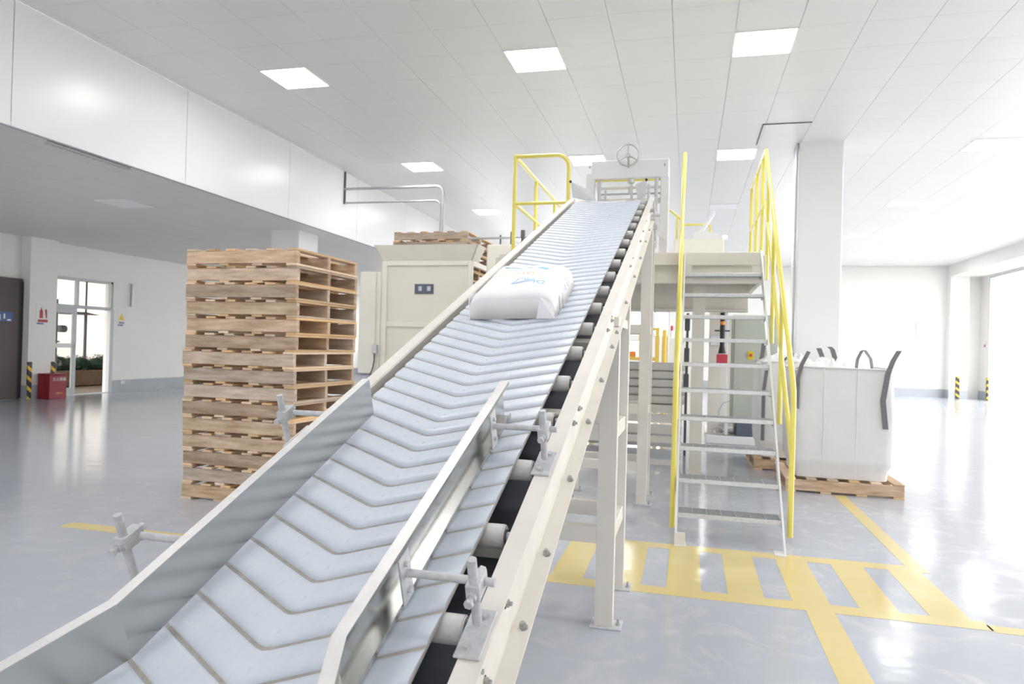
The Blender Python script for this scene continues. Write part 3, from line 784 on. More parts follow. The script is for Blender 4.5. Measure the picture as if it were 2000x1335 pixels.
# ================================================================== PALLETS
PW, PD, PH = 1.10, 1.04, .145
def pallet_proto():
    t = thing('wooden_pallet', 'x', 'pallet')
    sm = [smesh(MB().box(0, PW, 0, .045, 0, .105, .003), 'stringer', 'wood')]
    tb = smesh(MB().box(0, .098, 0, PD, 0, .019, .002), 'deck_board', 'wood_y')
    bb = smesh(MB().box(0, .100, 0, PD, 0, .019, .002), 'bottom_board', 'wood_y')
    for y in (.004, PD/2-.022, PD-.049):
        inst('stringer', sm[0], t, Matrix.Translation((0, y, .020)))
    for k in range(6): inst('deck_board', tb, t, Matrix.Translation((k*(PW-.098)/5, 0, .126)))
    for k in range(4): inst('bottom_board', bb, t, Matrix.Translation((k*(PW-.10)/3, 0, 0)))
    return t
proto = pallet_proto(); used = [False]
ordn = ['lowest', 'second from the floor', 'third from the floor', 'fourth from the floor', 'fifth from the floor', 'sixth from the floor', 'seventh from the floor',
        'middle one, eighth from the floor', 'seventh from the top', 'sixth from the top', 'fifth from the top', 'fourth from the top', 'third from the top', 'second from the top', 'topmost']
def place_pallet(x, y, z, rot, lab, group=None, jit=0.0):
    if used[0]: o = dup(proto, (x, y, z), rot)
    else: o = proto; used[0] = True; o.location = (x, y, z); o.rotation_euler = (0, 0, rot)
    o['label'] = lab; ROOT[o] = Vector((x, y, z))
    if group: o['group'] = group
    elif 'group' in o: del o['group']
    return o
rnd = random.Random(3)
for k in range(15):
    dx = rnd.uniform(-.010, .010)+(.018 if k < 3 else 0); dy = rnd.uniform(-.018, .018)
    place_pallet(-4.275+dx, 5.215+dy, k*PH, math.radians(-1.6+rnd.uniform(-.4, .4)),
                 'wooden pallet in tall stack left of the conveyor, '+ordn[k], 'pallets stacked left of the conveyor')
# slight plank-to-plank irregularity
for o in list(C.objects):
    pass

# ================================================================== PALLET DISPENSER (cream cabinet with a stack inside)
DYF = 9.95
dz = thing('pallet_dispenser', 'cream pallet dispenser with flared top and small dark display behind the conveyor', 'machine', (-3.9, 10.6, 0))
fx0, fx1 = -4.60, -3.16
obj('front_panel', MB().box(fx0+.06, fx1-.03, DYF+.03, DYF+.045, 0.25, 2.62), 'cream', dz)
fr = MB()
fr.box(fx0-.02, fx0+.07, DYF, DYF+.08, 0, 2.68, .006).box(fx1-.06, fx1, DYF, DYF+.08, 0, 2.68, .006)
fr.box(fx0+.07, fx1-.06, DYF, DYF+.08, 2.60, 2.68, .006).box(fx0+.07, fx1-.06, DYF, DYF+.08, 1.66, 1.73, .006).box(fx0+.07, fx1-.06, DYF, DYF+.08, .18, .26, .006)
fr.box(fx1-.06, fx1, DYF+.08, DYF+1.60, 2.60, 2.68, .006).box(fx1-.06, fx1, DYF+1.52, DYF+1.60, 0, 2.60, .006).box(fx0, fx0+.06, DYF+.08, DYF+1.30, 2.60, 2.68, .006)
fr.box(fx1-.06, fx1, DYF+.08, DYF+1.52, 1.66, 1.73, .006)
obj('frame', fr, 'cream_lt', dz)
top = MB()
t = .012
def quad_plate(mb, p, d): return plate4(mb, p, t, d)
quad_plate(top, [(fx0-.02, DYF, 2.68), (fx1+.0, DYF, 2.68), (fx1+.12, DYF-.10, 2.905), (fx0-.12, DYF-.10, 2.905)], (0, 1, 0))
quad_plate(top, [(fx0-.02, DYF, 2.68), (fx0-.02, DYF+1.2, 2.68), (fx0-.12, DYF+1.2, 2.905), (fx0-.12, DYF-.10, 2.905)], (1, 0, 0))
quad_plate(top, [(fx1, DYF, 2.68), (fx1, DYF+.32, 2.68), (fx1+.12, DYF+.30, 2.905), (fx1+.12, DYF-.10, 2.905)], (-1, 0, 0))
obj('flared_hopper', top, 'cream', dz)
dis = obj('display', MB().box(-4.075, -3.775, DYF+.012, DYF+.031, 2.17, 2.32, .004), 'navy', dz)
for q in (-4.01, -3.87): obj('display_window', MB().box(q, q+.055, DYF+.006, DYF+.013, 2.215, 2.285), 'conduit', dis)
obj('side_guard', MB().box(-4.96, -4.69, DYF-.05, DYF-.02, .93, 2.50, .012).box(-4.73, -4.62, DYF-.02, DYF+.04, .0, 2.5, .01), 'cream_lt', dz)
cb = obj('control_box', MB().box(-4.705, -4.625, DYF-.11, DYF-.04, 1.24, 1.38, .008), 'conduit', dz)
obj('cable', MB().tube([(-4.665, DYF-.08, 1.24), (-4.67, DYF-.08, 1.12), (-4.70, DYF-.07, 1.0), (-4.74, DYF-.06, .92), (-4.75, DYF-.06, .4)], .009, 6), 'dgrey', cb)
obj('lift_fork', MB().box(fx0+.3, fx0+.4, DYF+.1, DYF+1.2, 1.90, 1.978).box(fx1-.3, fx1-.2, DYF+.1, DYF+1.2, 1.90, 1.978), 'dgrey', dz)
for k in range(8):
    dp_ = place_pallet(-4.50+rnd.uniform(-.012, .012), DYF+.12+rnd.uniform(-.01, .01), 1.98+k*PH, math.radians(-1+rnd.uniform(-.6, .6)),
                 'wooden pallet held in the cream dispenser, '+['lowest', 'second up', 'third up', 'fourth up', 'fifth up', 'sixth up', 'second from the top', 'topmost'][k], 'pallets inside the cream dispenser')
    dp_.scale = (1.10, 1.25, 1)
# pipes from the bulkhead
cd = thing('conduit', 'pair of grey conduits bending down from the bulkhead bracket to the cream machine', 'conduit', (-4.53, 12.3, 2.7))
def bend(x0, z, x1, z1, r, rad):
    return MB().tube([(x0, 12.3, z)]+[(x1-r+r*math.sin(a), 12.3, z-r+r*math.cos(a)) for a in [i*PI/2/8 for i in range(9)]]+[(x1, 12.3, z1)], rad, 10)
obj('pipe', bend(BX, 4.37, -4.50, 2.7, .16, .026), 'conduit', cd)
obj('pipe', bend(BX, 4.10, -4.56, 2.7, .12, .018), 'conduit', cd)
obj('bracket', MB().box(BX, BX+.03, 12.28, 12.32, 4.08, H, .004), 'dgrey', cd)

# machine parts beyond the dispenser (seen between dispenser and conveyor)
mh = thing('machine_housing', 'pale cream machine housing with fittings behind the conveyor, left of the yellow rail', 'machine', (-2.3, 9.5, 0))
obj('casing', MB().box(-2.72, -2.16, 9.2, 10.1, 2.16, 2.80, .02), 'cream_lt', mh)
obj('support_frame', MB().box(-2.70, -2.62, 9.24, 9.32, 0, 2.16, .01).box(-2.26, -2.18, 9.24, 9.32, 0, 2.16, .01).box(-2.70, -2.62, 9.95, 10.03, 0, 2.16, .01).box(-2.26, -2.18, 9.95, 10.03, 0, 2.16, .01).box(-2.7, -2.18, 9.26, 9.30, 1.0, 1.08), 'cream_lt', mh)
obj('air_pipe', MB().tube([(-3.05, 9.4, 2.915), (-1.95, 9.4, 2.915)], .016, 8), 'conduit', mh)
obj('valve', MB().cyl((-2.42, 9.4, 2.8), (-2.42, 9.4, 3.0), .018, 10).cyl((-2.26, 9.4, 2.82), (-2.26, 9.4, 3.02), .03, 10).cyl((-2.58, 9.4, 2.80), (-2.58, 9.4, 2.96), .012, 8), 'dgrey', mh)
obj('gauge', MB().cyl((-2.2, 9.36, 2.87), (-2.2, 9.42, 2.87), .04, 14).cyl((-2.2, 9.4, 2.8), (-2.2, 9.4, 2.84), .012, 8), 'conduit', mh)

# ================================================================== PLATFORM
pf = thing('work_platform', 'cream steel work platform with yellow guard rails at the top of the stairs', 'platform', (-.6, 8, 0))
PX0, PX1, PY0, PY1, PZ = -2.05, .699, 7.46, 11.2, 2.43
obj('deck', MB().box(PX0, PX1, PY0+.05, PY1, PZ-.02, PZ), 'galv', pf)
obj('fascia', MB().box(-.06, .70, PY0, PY0+.012, PZ-.135, PZ-.001, .003).box(-.06, .02, PY0, PY0+.012, PZ-.23, PZ-.135).box(.61, .70, PY0, PY0+.012, PZ-.23, PZ-.135), 'cream_lt', pf)
obj('recessed_beam', MB().box(-.06, .70, PY0+.05, PY0+.13, PZ-.24, PZ-.11, .004), 'cream', pf)
for bx0, bx1, zz0, zz1 in ((PX0, -.07, PZ-.13, PZ-.001),):
    obj('edge_beam', MB().box(bx0, bx1, PY0, PY0+.02, zz0, zz1, .003), 'post_white', pf)
obj('main_beam', MB().box(PX0, PX1, PY0+.12, PY0+.2, PZ-.31, PZ-.02, .004), 'cream', pf)
obj('cross_beam', MB().box(PX0, PX1, 8.95, 9.03, 1.93, 2.31, .004).box(PX0, PX1, 8.90, 9.08, 1.90, 1.93, .003), 'cream', pf)
obj('cross_beam', MB().box(PX0, PX1, PY1-.1, PY1, 2.1, 2.41, .004), 'cream', pf)
obj('side_beam', MB().box(.70, .755, PY0+.1, PY1, 2.15, 2.41, .004), 'cream_lt', pf)
obj('side_beam', MB().box(PX0-.08, PX0, PY0+.1, PY1, 2.15, 2.41, .004), 'cream_lt', pf)
def hpost(x0, x1, y0, y1, z0, z1):
    t = .012; ym = (y0+y1)/2
    return MB().box(x0, x1, y0, y0+t, z0, z1).box(x0, x1, y1-t, y1, z0, z1).box((x0+x1)/2-t/2, (x0+x1)/2+t/2, y0+t, y1-t, z0, z1)
for x0, x1, y0, z0, z1 in ((.04, .175, 8.20, 0, 2.14), (.32, .50, 11.32, .131, 2.2), (-1.95, -1.81, 8.2, 0, 2.14), (-1.95, -1.81, 10.9, 0, 2.1)):
    p_ = obj('support_post', hpost(x0, x1, y0, y0+.13, z0, z1), 'cream', pf)
    obj('base_plate', MB().box(x0-.03, x1+.03, y0-.02, y0+.15, z0, z0+.012), 'cream_lt', p_)
jb = obj('junction_box', MB().box(.33, .47, 11.22, 11.32, 1.50, 1.66, .006), 'conduit', pf)
# yellow guard rails
RY = .0215
def guard(name, pts, posts, r=RY):
    g = obj(name, MB().tube(pts, r, 10), 'yellow', pf)
    for a, b in posts: obj('guard_post', MB().cyl(a, b, r, 10), 'yellow', g)
    return g
xg, yg = -1.90, PY0
topz, midz = 3.50, 2.98
cor = [(-1.30-.14+.14*math.sin(a), yg+.0, topz-.14+.14*math.cos(a)) for a in [i*PI/2/7 for i in range(8)]]
guard('guard_rail', [(xg, yg, topz)]+cor+[(-1.30, yg, PZ+.01)], [((xg, yg, PZ+.005), (xg, yg, topz-.005))])
obj('guard_rail', MB().cyl((xg, yg, midz), (-1.30, yg, midz), RY*.9, 10), 'yellow', pf)
guard('guard_rail', [(xg, yg, topz), (xg, PY1-.05, topz)], [((xg, y, PZ+.005), (xg, y, topz-.005)) for y in (8.55, 9.8, PY1-.05)])
obj('guard_rail', MB().cyl((xg, yg, midz), (xg, PY1-.05, midz), RY*.9, 10), 'yellow', pf)
xr = .78
guard('guard_rail', [(xr, 8.07, 3.62), (xr, 9.86, 3.62)], [((xr, y, 2.35), (xr, y, 3.615)) for y in (8.36, 9.06, 9.84)])
obj('guard_rail', MB().cyl((xr, 7.99, 3.04), (xr, 9.84, 3.04), RY*.9, 10), 'yellow', pf)
obj('toe_board', MB().box(xr-.01, xr-.005, 8.3, 9.86, 2.44, 2.54), 'yellow', pf)
guard('guard_rail', [(-.13, 11.05, 3.35), (.23, 11.05, 3.35), (.275, 11.05, 3.33), (.285, 11.05, 3.29), (.285, 11.05, PZ)], [((-.13, 11.05, PZ), (-.13, 11.05, 3.345))], .017)
obj('guard_rail', MB().cyl((-.13, 11.05, 2.93), (.285, 11.05, 2.93), .016, 10), 'yellow', pf)
guard('guard_rail', [(-.32, 10.95, 3.56), (-.13, 10.95, 3.40)], [((-.21, 10.95, PZ), (-.21, 10.95, 3.46))], .017)

# gantry with handwheel on the platform
gt = thing('press_frame', 'white gantry frame with a three-spoke handwheel at the top of the conveyor', 'machine', (-.66, 7.5, PZ))
GY = 7.50
obj('gantry_post', MB().box(-1.115, -1.02, GY, GY+.1, PZ+.001, 3.30, .006), 'panel_white', gt)
obj('gantry_post', MB().box(-.325, -.235, GY, GY+.1, PZ+.001, 3.34, .006), 'panel_white', gt)
obj('gantry_beam', MB().box(-1.06, -.24, GY-.012, GY+.1, 3.23, 3.425, .006), 'panel_white', gt)
obj('stay', MB().add([(-1.02, GY+.02, 3.2), (-1.0, GY+.02, 3.2), (-.93, GY+.02, 2.95), (-.96, GY+.02, 2.95), (-1.02, GY+.05, 3.2), (-1.0, GY+.05, 3.2), (-.93, GY+.05, 2.95), (-.96, GY+.05, 2.95)],
    [(0, 1, 2, 3), (4, 5, 6, 7), (0, 1, 5, 4), (1, 2, 6, 5), (2, 3, 7, 6), (3, 0, 4, 7)]), 'cream_lt', gt)
for z, r in ((3.215, .009), (3.135, .015), (3.07, .011)):
    obj('cross_rod', MB().cyl((-1.04 if z > 3.2 else -.965, GY+.03, z), (-.29, GY+.03, z), r, 10), 'yellow' if r < .012 and z > 3.2 else ('cream' if z > 3.1 else 'conduit'), gt)
obj('cross_bar', MB().box(-.965, -.29, GY+.06, GY+.09, 2.97, 3.03, .004), 'cream', gt)
obj('front_bar', MB().box(-1.0, -.30, GY-.35, GY-.30, 2.72, 2.76, .004), 'cream', gt)
for x, z1, r in ((-.965, 3.21, .018), (-.90, 3.10, .012), (-.365, 3.22, .019)):
    obj('guide_rod', MB().cyl((x, GY-.02, PZ+.05), (x, GY-.02, z1), r, 12), 'conduit', gt)
sw = obj('screw_shaft', MB().cyl((-.63, GY-.03, 3.21), (-.61, GY-.03, 2.86), .014, 10).cyl((-.63, GY-.03, 3.21), (-.63, GY-.03, 3.17), .035, 12).cyl((-.635, GY-.03, 3.13), (-.632, GY-.03, 3.06), .022, 10), 'chrome', gt)
WC = Vector((-.66, GY-.12, 3.445)); WR = .112
ring = [(WC.x+WR*math.cos(2*PI*i/36), WC.y, WC.z+WR*math.sin(2*PI*i/36)) for i in range(37)]
hw = obj('handwheel', MB().tube(ring, .0075, 8, caps=False), 'chrome', gt)
for a in (90, 210, 330):
    a = math.radians(a); obj('spoke', MB().cyl(WC, (WC.x+WR*math.cos(a), WC.y, WC.z+WR*math.sin(a)), .009, 8, r1=.006), 'chrome', hw)
obj('hub', MB().cyl((WC.x, WC.y-.02, WC.z), (WC.x, WC.y+.04, WC.z), .024, 14).cyl((WC.x, WC.y+.04, WC.z), (WC.x, GY-.01, WC.z-.10), .012, 10), 'chrome', hw)
for x in (-1.075, -.285): obj('cap_bolt', MB().cyl((x, GY-.022, 3.36), (x, GY-.012, 3.36), .012, 6), 'bolt', gt)
# cabinets on the platform
cb = thing('machine_cabinet', 'cream machine cabinet with a raised white lid on the platform behind the yellow rail', 'machine', (.15, 10.7, PZ))
obj('cabinet_body', MB().box(-.24, .46, 10.35, 10.9, PZ+.001, 3.02, .01), 'cream_lt', cb)
obj('hood', MB().prism([(.04, 3.02), (.46, 3.02), (.44, 3.08), (.16, 3.16), (.05, 3.15)], 1, 10.45, 10.85), 'sign_white', cb)
obj('raised_lid', MB().add([(.13, 10.5, 3.17), (.16, 10.5, 3.15), (.34, 10.5, 3.45), (.31, 10.5, 3.47), (.13, 10.8, 3.17), (.16, 10.8, 3.15), (.34, 10.8, 3.45), (.31, 10.8, 3.47)],
    [(0, 1, 2, 3), (4, 5, 6, 7), (0, 1, 5, 4), (1, 2, 6, 5), (2, 3, 7, 6), (3, 0, 4, 7)]), 'sign_white', cb)
ho = obj('hose', MB().tube([(-.28, 8.6, PZ+.002), (-.275, 8.6, PZ+.06), (-.30, 8.6, PZ+.11), (-.335, 8.6, PZ+.15), (-.325, 8.6, PZ+.19)], .012, 8), 'conduit')
label(ho, 'short curved grey hose standing on the platform edge by the conveyor head', 'hose')

# ================================================================== STAIRCASE
st = thing('metal_staircase', 'steep open metal staircase with grating treads and yellow handrails', 'staircase', (.32, 6.3, 0))
LXs, RXs = -.062, .700
def sy(z): return 5.235+z*.93
def stringer(x, t):
    w = .055
    pts = [(5.185, 0), (5.30, 0), (7.452, 2.30), (7.452, 2.44), (7.40, 2.44), (sy(.06)-w*.8, .06)]
    return MB().prism(pts, 0, x, x+t)
s1 = obj('stringer', stringer(LXs, .016), 'panel_white', st); s2 = obj('stringer', stringer(RXs-.014, .014), 'panel_white', st)
obj('foot_plate', MB().box(LXs, LXs+.075, 5.175, 5.185, 0, .10, .002).box(LXs, LXs+.08, 5.17, 5.28, 0, .008, .002), 'panel_white', s1)
obj('foot_plate', MB().box(RXs-.08, RXs, 5.15, 5.28, 0, .008, .002), 'panel_white', s2)
def tread_mb():
    mb = MB(); x0, x1 = LXs+.0165, RXs-.0145; d = .205
    mb.box(x0, x1, 0, .008, -.034, 0, .002).box(x0, x1, d-.006, d, -.028, 0)
    mb.box(x0, x0+.004, .008, d, -.05, 0).box(x1-.004, x1, .008, d, -.05, 0)
    for k in range(1, 9): mb.box(x0, x1, k*d/9-.0015, k*d/9+.0015, -.024, -.001)
    for k in range(1, 7): mb.box(x0+(x1-x0)*k/7-.003, x0+(x1-x0)*k/7+.003, .008, d-.006, -.004, .0005)
    return mb
tm = smesh(tread_mb(), 'tread', 'galv')
tb_ = smesh(MB().cyl((0, 0, 0), (.014, 0, 0), .012, 6), 'bolt', 'bolt')
for k in range(10):
    z = .197+k*.2215; y = sy(z)-.045
    tr = inst('tread', tm, st, Matrix.Translation((0, y, z)))
    inst('bolt', tb_, tr, Matrix.Translation((RXs-.022, y+.04, z-.035))); inst('bolt', tb_, tr, Matrix.Translation((LXs+.008, y+.04, z-.035)))
def handrail(x, side):
    h = obj('handrail', MB().tube([(x, 5.60, .03), (x, 5.585, 1.02), (x, 5.60, 1.13), (x, 5.65, 1.20), (x, 8.02, 3.60), (x, 8.045, 3.618)], RY, 12), 'yellow', st)
    for y, z0 in ((6.38, .80), (7.09, 1.50), (7.69 if side > 0 else 7.36, 2.17)):
        obj('handrail_post', MB().cyl((x, y, z0), (x, y, 1.16+(y-5.62)*1.013), RY*.9, 12), 'yellow', h)
    obj('mid_rail', MB().tube([(x, 5.60, .62), (x, 7.95, 3.03)], RY*.85, 10), 'yellow', h)
handrail(.775, 1); handrail(LXs-.024, -1)

# ================================================================== BULK BAGS
def bulk_bag(x0, y0, z0, w, d, h, lab, seed, rot=0):
    rn = random.Random(seed)
    t = thing('bulk_bag', lab, 'bag', (x0+w/2, y0+d/2, z0))
    mb = MB(); n, m_ = 48, 22; rings = []
    for j in range(m_+1):
        v = j/m_; z = z0+v*h
        ring = []
        bul = .018*math.sin(PI*min(1, v*1.05)) - (.03*(1-v) if v < .12 else 0)
        for i in range(n):
            a = 2*PI*i/n; ca, sa = math.cos(a), math.sin(a); e = .16
            px = math.copysign(abs(ca)**e, ca); py = math.copysign(abs(sa)**e, sa)
            r = 1+.012*noise.noise(Vector((ca*2.2+seed, sa*2.2, v*3)))+.006*noise.noise(Vector((ca*9+seed, sa*9, v*7)))
            X = x0+w/2+px*(w/2+bul-.02)*r; Y = y0+d/2+py*(d/2+bul-.02)*r
            ring.append((X, Y, z+(.012*math.sin(a*3+seed) if j == m_ else 0)))
        rings.append(ring)
    for c_ in (.86, .5, 0.02):
        rings.append([(x0+w/2+(p[0]-x0-w/2)*c_, y0+d/2+(p[1]-y0-d/2)*c_, z0+h-.03+.05*(1-c_)+.02*noise.noise(Vector((p[0]*5, p[1]*5, c_)))) for p in rings[m_]])
    vs = [q for r in rings for q in r]
    mb.add(vs, [(i*n+j, i*n+(j+1) % n, (i+1)*n+(j+1) % n, (i+1)*n+j) for i in range(len(rings)-1) for j in range(n)], True)
    mb.add(rings[0], [tuple(range(n))])
    obj('bag_body', mb, 'bagw', t)
    # stitched seams on the front
    for q in (.30, .62):
        xs_ = x0+w*q
        obj('seam', MB().tube([(xs_+.004*math.sin(k_*1.3), min(p[1] for p in rings[int(k_*m_/12)])-.0005 + 0*k_, z0+h*k_/12) for k_ in range(13)], .0035, 5), 'bagw', t)
    # rolled hem
    obj('hem', MB().tube(rings[m_]+[rings[m_][0]], .009, 6, caps=False), 'bagw', t)
    # crumpled liner on top
    cr = MB(); N_ = 14
    for (cx, cy, rx, ry, hz) in ((x0+w*.28, y0+d*.25, w*.30, d*.2, .13), (x0+w*.48, y0+d*.3, w*.14, d*.16, .14)):
        vs = []
        for j in range(N_+1):
            for i in range(N_+1):
                u, v = -1+2*i/N_, -1+2*j/N_; q = max(0, 1-u*u)*max(0, 1-v*v)
                zz = z0+h-.03+hz*q**.6*(.75+.7*noise.noise(Vector((u*3+seed, v*3, 2.)))) + .03*noise.noise(Vector((u*8, v*8, seed)))*q
                vs.append((cx+u*rx, cy+v*ry, zz))
        cr.add(vs, [(j*(N_+1)+i, j*(N_+1)+i+1, (j+1)*(N_+1)+i+1, (j+1)*(N_+1)+i) for j in range(N_) for i in range(N_)], False)
    obj('liner_top', cr, 'film', t)
    # straps: run down the corner then rise as a loop
    def strap(pts, wd, wdir):
        mb = MB(); th_ = .006; wd2 = Vector(wdir)*wd/2
        for a, b in zip(pts[:-1], pts[1:]):
            a = Vector(a); b = Vector(b); dr = (b-a).normalized(); nn = dr.cross(Vector(wdir)).normalized()*th_
            mb.add([a-wd2, a+wd2, b+wd2, b-wd2, a-wd2+nn, a+wd2+nn, b+wd2+nn, b-wd2+nn], [(0, 1, 2, 3), (4, 5, 6, 7), (0, 1, 5, 4), (1, 2, 6, 5), (2, 3, 7, 6), (3, 0, 4, 7)])
        return mb
    return t, strap
place_pallet(1.0, 7.62, 0, math.radians(-.5), 'wooden pallet carrying the large white bulk bag right of the staircase')
b1, strap = bulk_bag(1.065, 7.66, PH+.002, .965, .92, 1.12, 'large white bulk bag with grey straps on a pallet right of the staircase', 1)
yb = 7.645
zt = PH+1.12
obj('lifting_strap', strap([(1.925, yb, .68), (1.895, yb-.004, .96), (1.935, yb, zt-.03), (1.985, yb+.02, zt+.10), (2.04, yb+.03, zt+.20)], .05, (1, 0, 0)), 'strap', b1)
obj('lifting_strap', strap([(1.10, yb, .85), (1.10, yb, 1.16), (1.13, yb, zt+.03), (1.20, yb+.02, zt+.17)], .045, (.8, 0, -.3)), 'strap', b1)
obj('lifting_strap', strap([(1.39, 8.0, zt+.02), (1.385, 8.0, zt+.12), (1.35, 8.0, zt+.21)], .05, (1, 0, 0)), 'strap', b1)
obj('lifting_strap', strap([(1.58, 8.3, zt), (1.57, 8.3, zt+.1), (1.54, 8.3, zt+.2), (1.51, 8.3, zt+.23)], .05, (1, 0, 0)), 'strap', b1)
obj('lifting_strap', strap([(1.83, 8.5, zt), (1.84, 8.5, zt+.1), (1.88, 8.5, zt+.19), (1.91, 8.5, zt+.2), (1.97, 8.5, zt+.11), (1.99, 8.5, zt-.02)], .05, (.75, .66, 0)), 'strap', b1)
place_pallet(.80, 8.88, 0, math.radians(.5), 'wooden pallet carrying the rear bulk bag, mostly hidden behind the staircase')
b2, strap = bulk_bag(.84, 8.95, PH+.002, 1.0, .92, 1.16, 'second white bulk bag behind the staircase, next to the sage green cabinet', 5)
zt2 = PH+1.16
obj('lifting_strap', strap([(.90, 8.94, .35), (.90, 8.935, .95), (.93, 8.94, 1.2)], .04, (1, 0, 0)), 'strap', b2)
obj('lifting_strap', strap([(.88, 9.2, zt2-.02), (.90, 9.2, zt2+.08), (.92, 9.2, zt2+.27)], .05, (1, 0, 0)), 'strap', b2)
obj('lifting_strap', strap([(1.08, 9.0, zt2-.02), (1.16, 9.0, zt2+.05), (1.24, 9.0, zt2+.09)], .05, (.2, 0, 1)), 'strap', b2)
obj('lifting_strap', strap([(1.06, 9.4, zt2), (1.11, 9.4, zt2+.12), (1.17, 9.4, zt2+.2), (1.19, 9.4, zt2+.17), (1.12, 9.4, zt2+.03)], .02, (0, 1, 0)), 'strap', b2)

# ================================================================== UNDER THE PLATFORM
pl = obj('plinth', MB().box(.30, 1.03, 11.15, 12.6, 0, .13, .01), 'panel_white'); label(pl, 'low white concrete plinth under the sage cabinet', 'plinth')
sc_ = thing('control_cabinet', 'tall sage green control cabinet standing under the platform behind the stairs', 'cabinet', (1.0, 11.8, .13))
obj('cabinet_body', MB().box(.66, 1.35, 11.45, 12.2, .13, 2.0, .012), 'sage', sc_)
obj('door', MB().box(.70, 1.32, 11.43, 11.45, .2, 1.95, .005), 'sage', sc_)
obj('side_trim', MB().box(.57, .655, 11.46, 11.52, .13, 1.98, .006), 'cream_lt', sc_)
obj('switch_plate', MB().box(.90, .99, 11.418, 11.43, 1.30, 1.43, .004), 'sign_yellow', sc_)
obj('switch_knob', MB().cyl((.945, 11.418, 1.37), (.945, 11.39, 1.37), .022, 12), 'red2', sc_)
sp = thing('filling_spout', 'black tapered spout with an orange ring hanging above a red block under the platform', 'spout', (.50, 11.25, 1.4))
obj('spout_tube', MB().cyl((.50, 11.05, 2.14), (.50, 11.05, 1.50), .037, 16).cyl((.50, 11.05, 1.50), (.50, 11.05, 1.385), .037, 16, r1=.058), 'black', sp)
obj('orange_ring', MB().cyl((.50, 11.05, 1.87), (.50, 11.05, 1.82), .039, 16), 'orange', sp)
obj('side_arm', MB().cyl((.39, 11.05, 1.73), (.61, 11.05, 1.73), .012, 8), 'dgrey', sp)
obj('red_block', MB().box(.425, .585, 11.0, 11.12, 1.20, 1.375, .008), 'red2', sp)
wb_ = obj('white_column', MB().box(.475, .60, 11.36, 11.42, .13, 2.1, .005), 'sign_white'); label(wb_, 'narrow white column behind the black spout', 'column')
nv = obj('navy_tray', MB().box(.74, 1.02, 11.18, 11.40, .131, .33, .01), 'navy'); label(nv, 'dark navy box on the plinth before the sage cabinet', 'box')
mo = thing('gear_motor', 'grey gear motor with coiled hose on the plinth under the platform', 'motor', (.58, 11.35, .13))
obj('motor_body', MB().cyl((.58, 11.28, .25), (.68, 11.28, .25), .07, 18).cyl((.62, 11.28, .25), (.70, 11.28, .25), .085, 18), 'chrome', mo)
obj('gear_case', MB().box(.56, .62, 11.18, 11.27, .131, .33, .012), 'conduit', mo)
obj('hose', MB().tube([(.47+.09*math.cos(a)+.03*i/20, 11.19, .20+.055*math.sin(a)) for i in range(30) for a in [i*.6]], .007, 6), 'conduit', mo)
obj('hose', MB().tube([(.47, 11.19, .33), (.48, 11.19, .5), (.54, 11.19, .62), (.64, 11.19, .66)], .007, 6), 'conduit', mo)

# bag conveyor frame with sack stacks
bt = thing('roller_bed', 'cream bed frame under the platform carrying two stacks of dusty sacks', 'conveyor', (-.9, 10.6, 0))
bedx0, bedx1 = -1.75, -.06
obj('bed_beam', MB().box(bedx0, bedx1, 10.0, 10.05, .53, .645, .004), 'cream', bt)
obj('bed_beam', MB().box(bedx0, bedx1, 9.94, 9.98, .40, .52, .004), 'post_white', bt)
obj('bed_beam', MB().box(bedx0, bedx1, 9.86, 9.92, .25, .38, .004), 'cream_lt', bt)
obj('bed_beam', MB().box(bedx0, bedx1, 11.1, 11.15, .53, .645, .004), 'cream', bt)
obj('bed_top', MB().box(bedx0, bedx1, 10.05, 11.1, .60, .64), 'cream_lt', bt)
for x in (bedx0+.02, -1.1, bedx1-.08):
    for y in (9.99, 11.05): obj('bed_leg', MB().box(x, x+.06, y, y+.05, 0, .53), 'cream_lt', bt)
lowf = obj('low_rail', MB().box(-1.75, -.06, 8.75, 8.83, .27, .35, .004), 'post_white', bt); 
obj('low_rail', MB().box(-1.75, -.06, 8.75, 8.85, .0, .06, .004), 'post_white', bt)
for x in (-1.7, -.13): obj('low_leg', MB().box(x, x+.05, 8.76, 8.82, .06, .27), 'post_white', bt)
obj('dark_valance', MB().box(-1.7, -.1, 10.3, 10.32, .02, .25), 'conduit', bt)
def soft_box(x0, x1, y0, y1, z0, z1, n=8, seed=0):
    mb = MB(); vs = []; fs = []
    bm = bmesh.new(); bmesh.ops.create_cube(bm, size=2.0); bmesh.ops.subdivide_edges(bm, edges=bm.edges, cuts=n-1, use_grid_fill=True)
    for v in bm.verts:
        x, y, z = v.co
        k = 1-.07*(abs(z)**4); kx = 1-.03*abs(y)**3
        ex = math.copysign(min(1, abs(x))*k*kx, x); ey = math.copysign(abs(y)*k, y); ez = z*(1-.10*max(abs(x), abs(y))**4)
        w = noise.noise(Vector((x*1.7+seed, y*1.7, z*1.7)))*.04
        vs.append(((x0+x1)/2+ex*(x1-x0)/2*(1+w), (y0+y1)/2+ey*(y1-y0)/2*(1+w), (z0+z1)/2+ez*(z1-z0)/2))
    bm.verts.ensure_lookup_table(); bm.faces.ensure_lookup_table()
    fs = [tuple(v.index for v in f.verts) for f in bm.faces]; bm.free()
    return mb.add(vs, fs, True)
lev = ['lowest', 'second up', 'third up', 'fourth up', 'top']
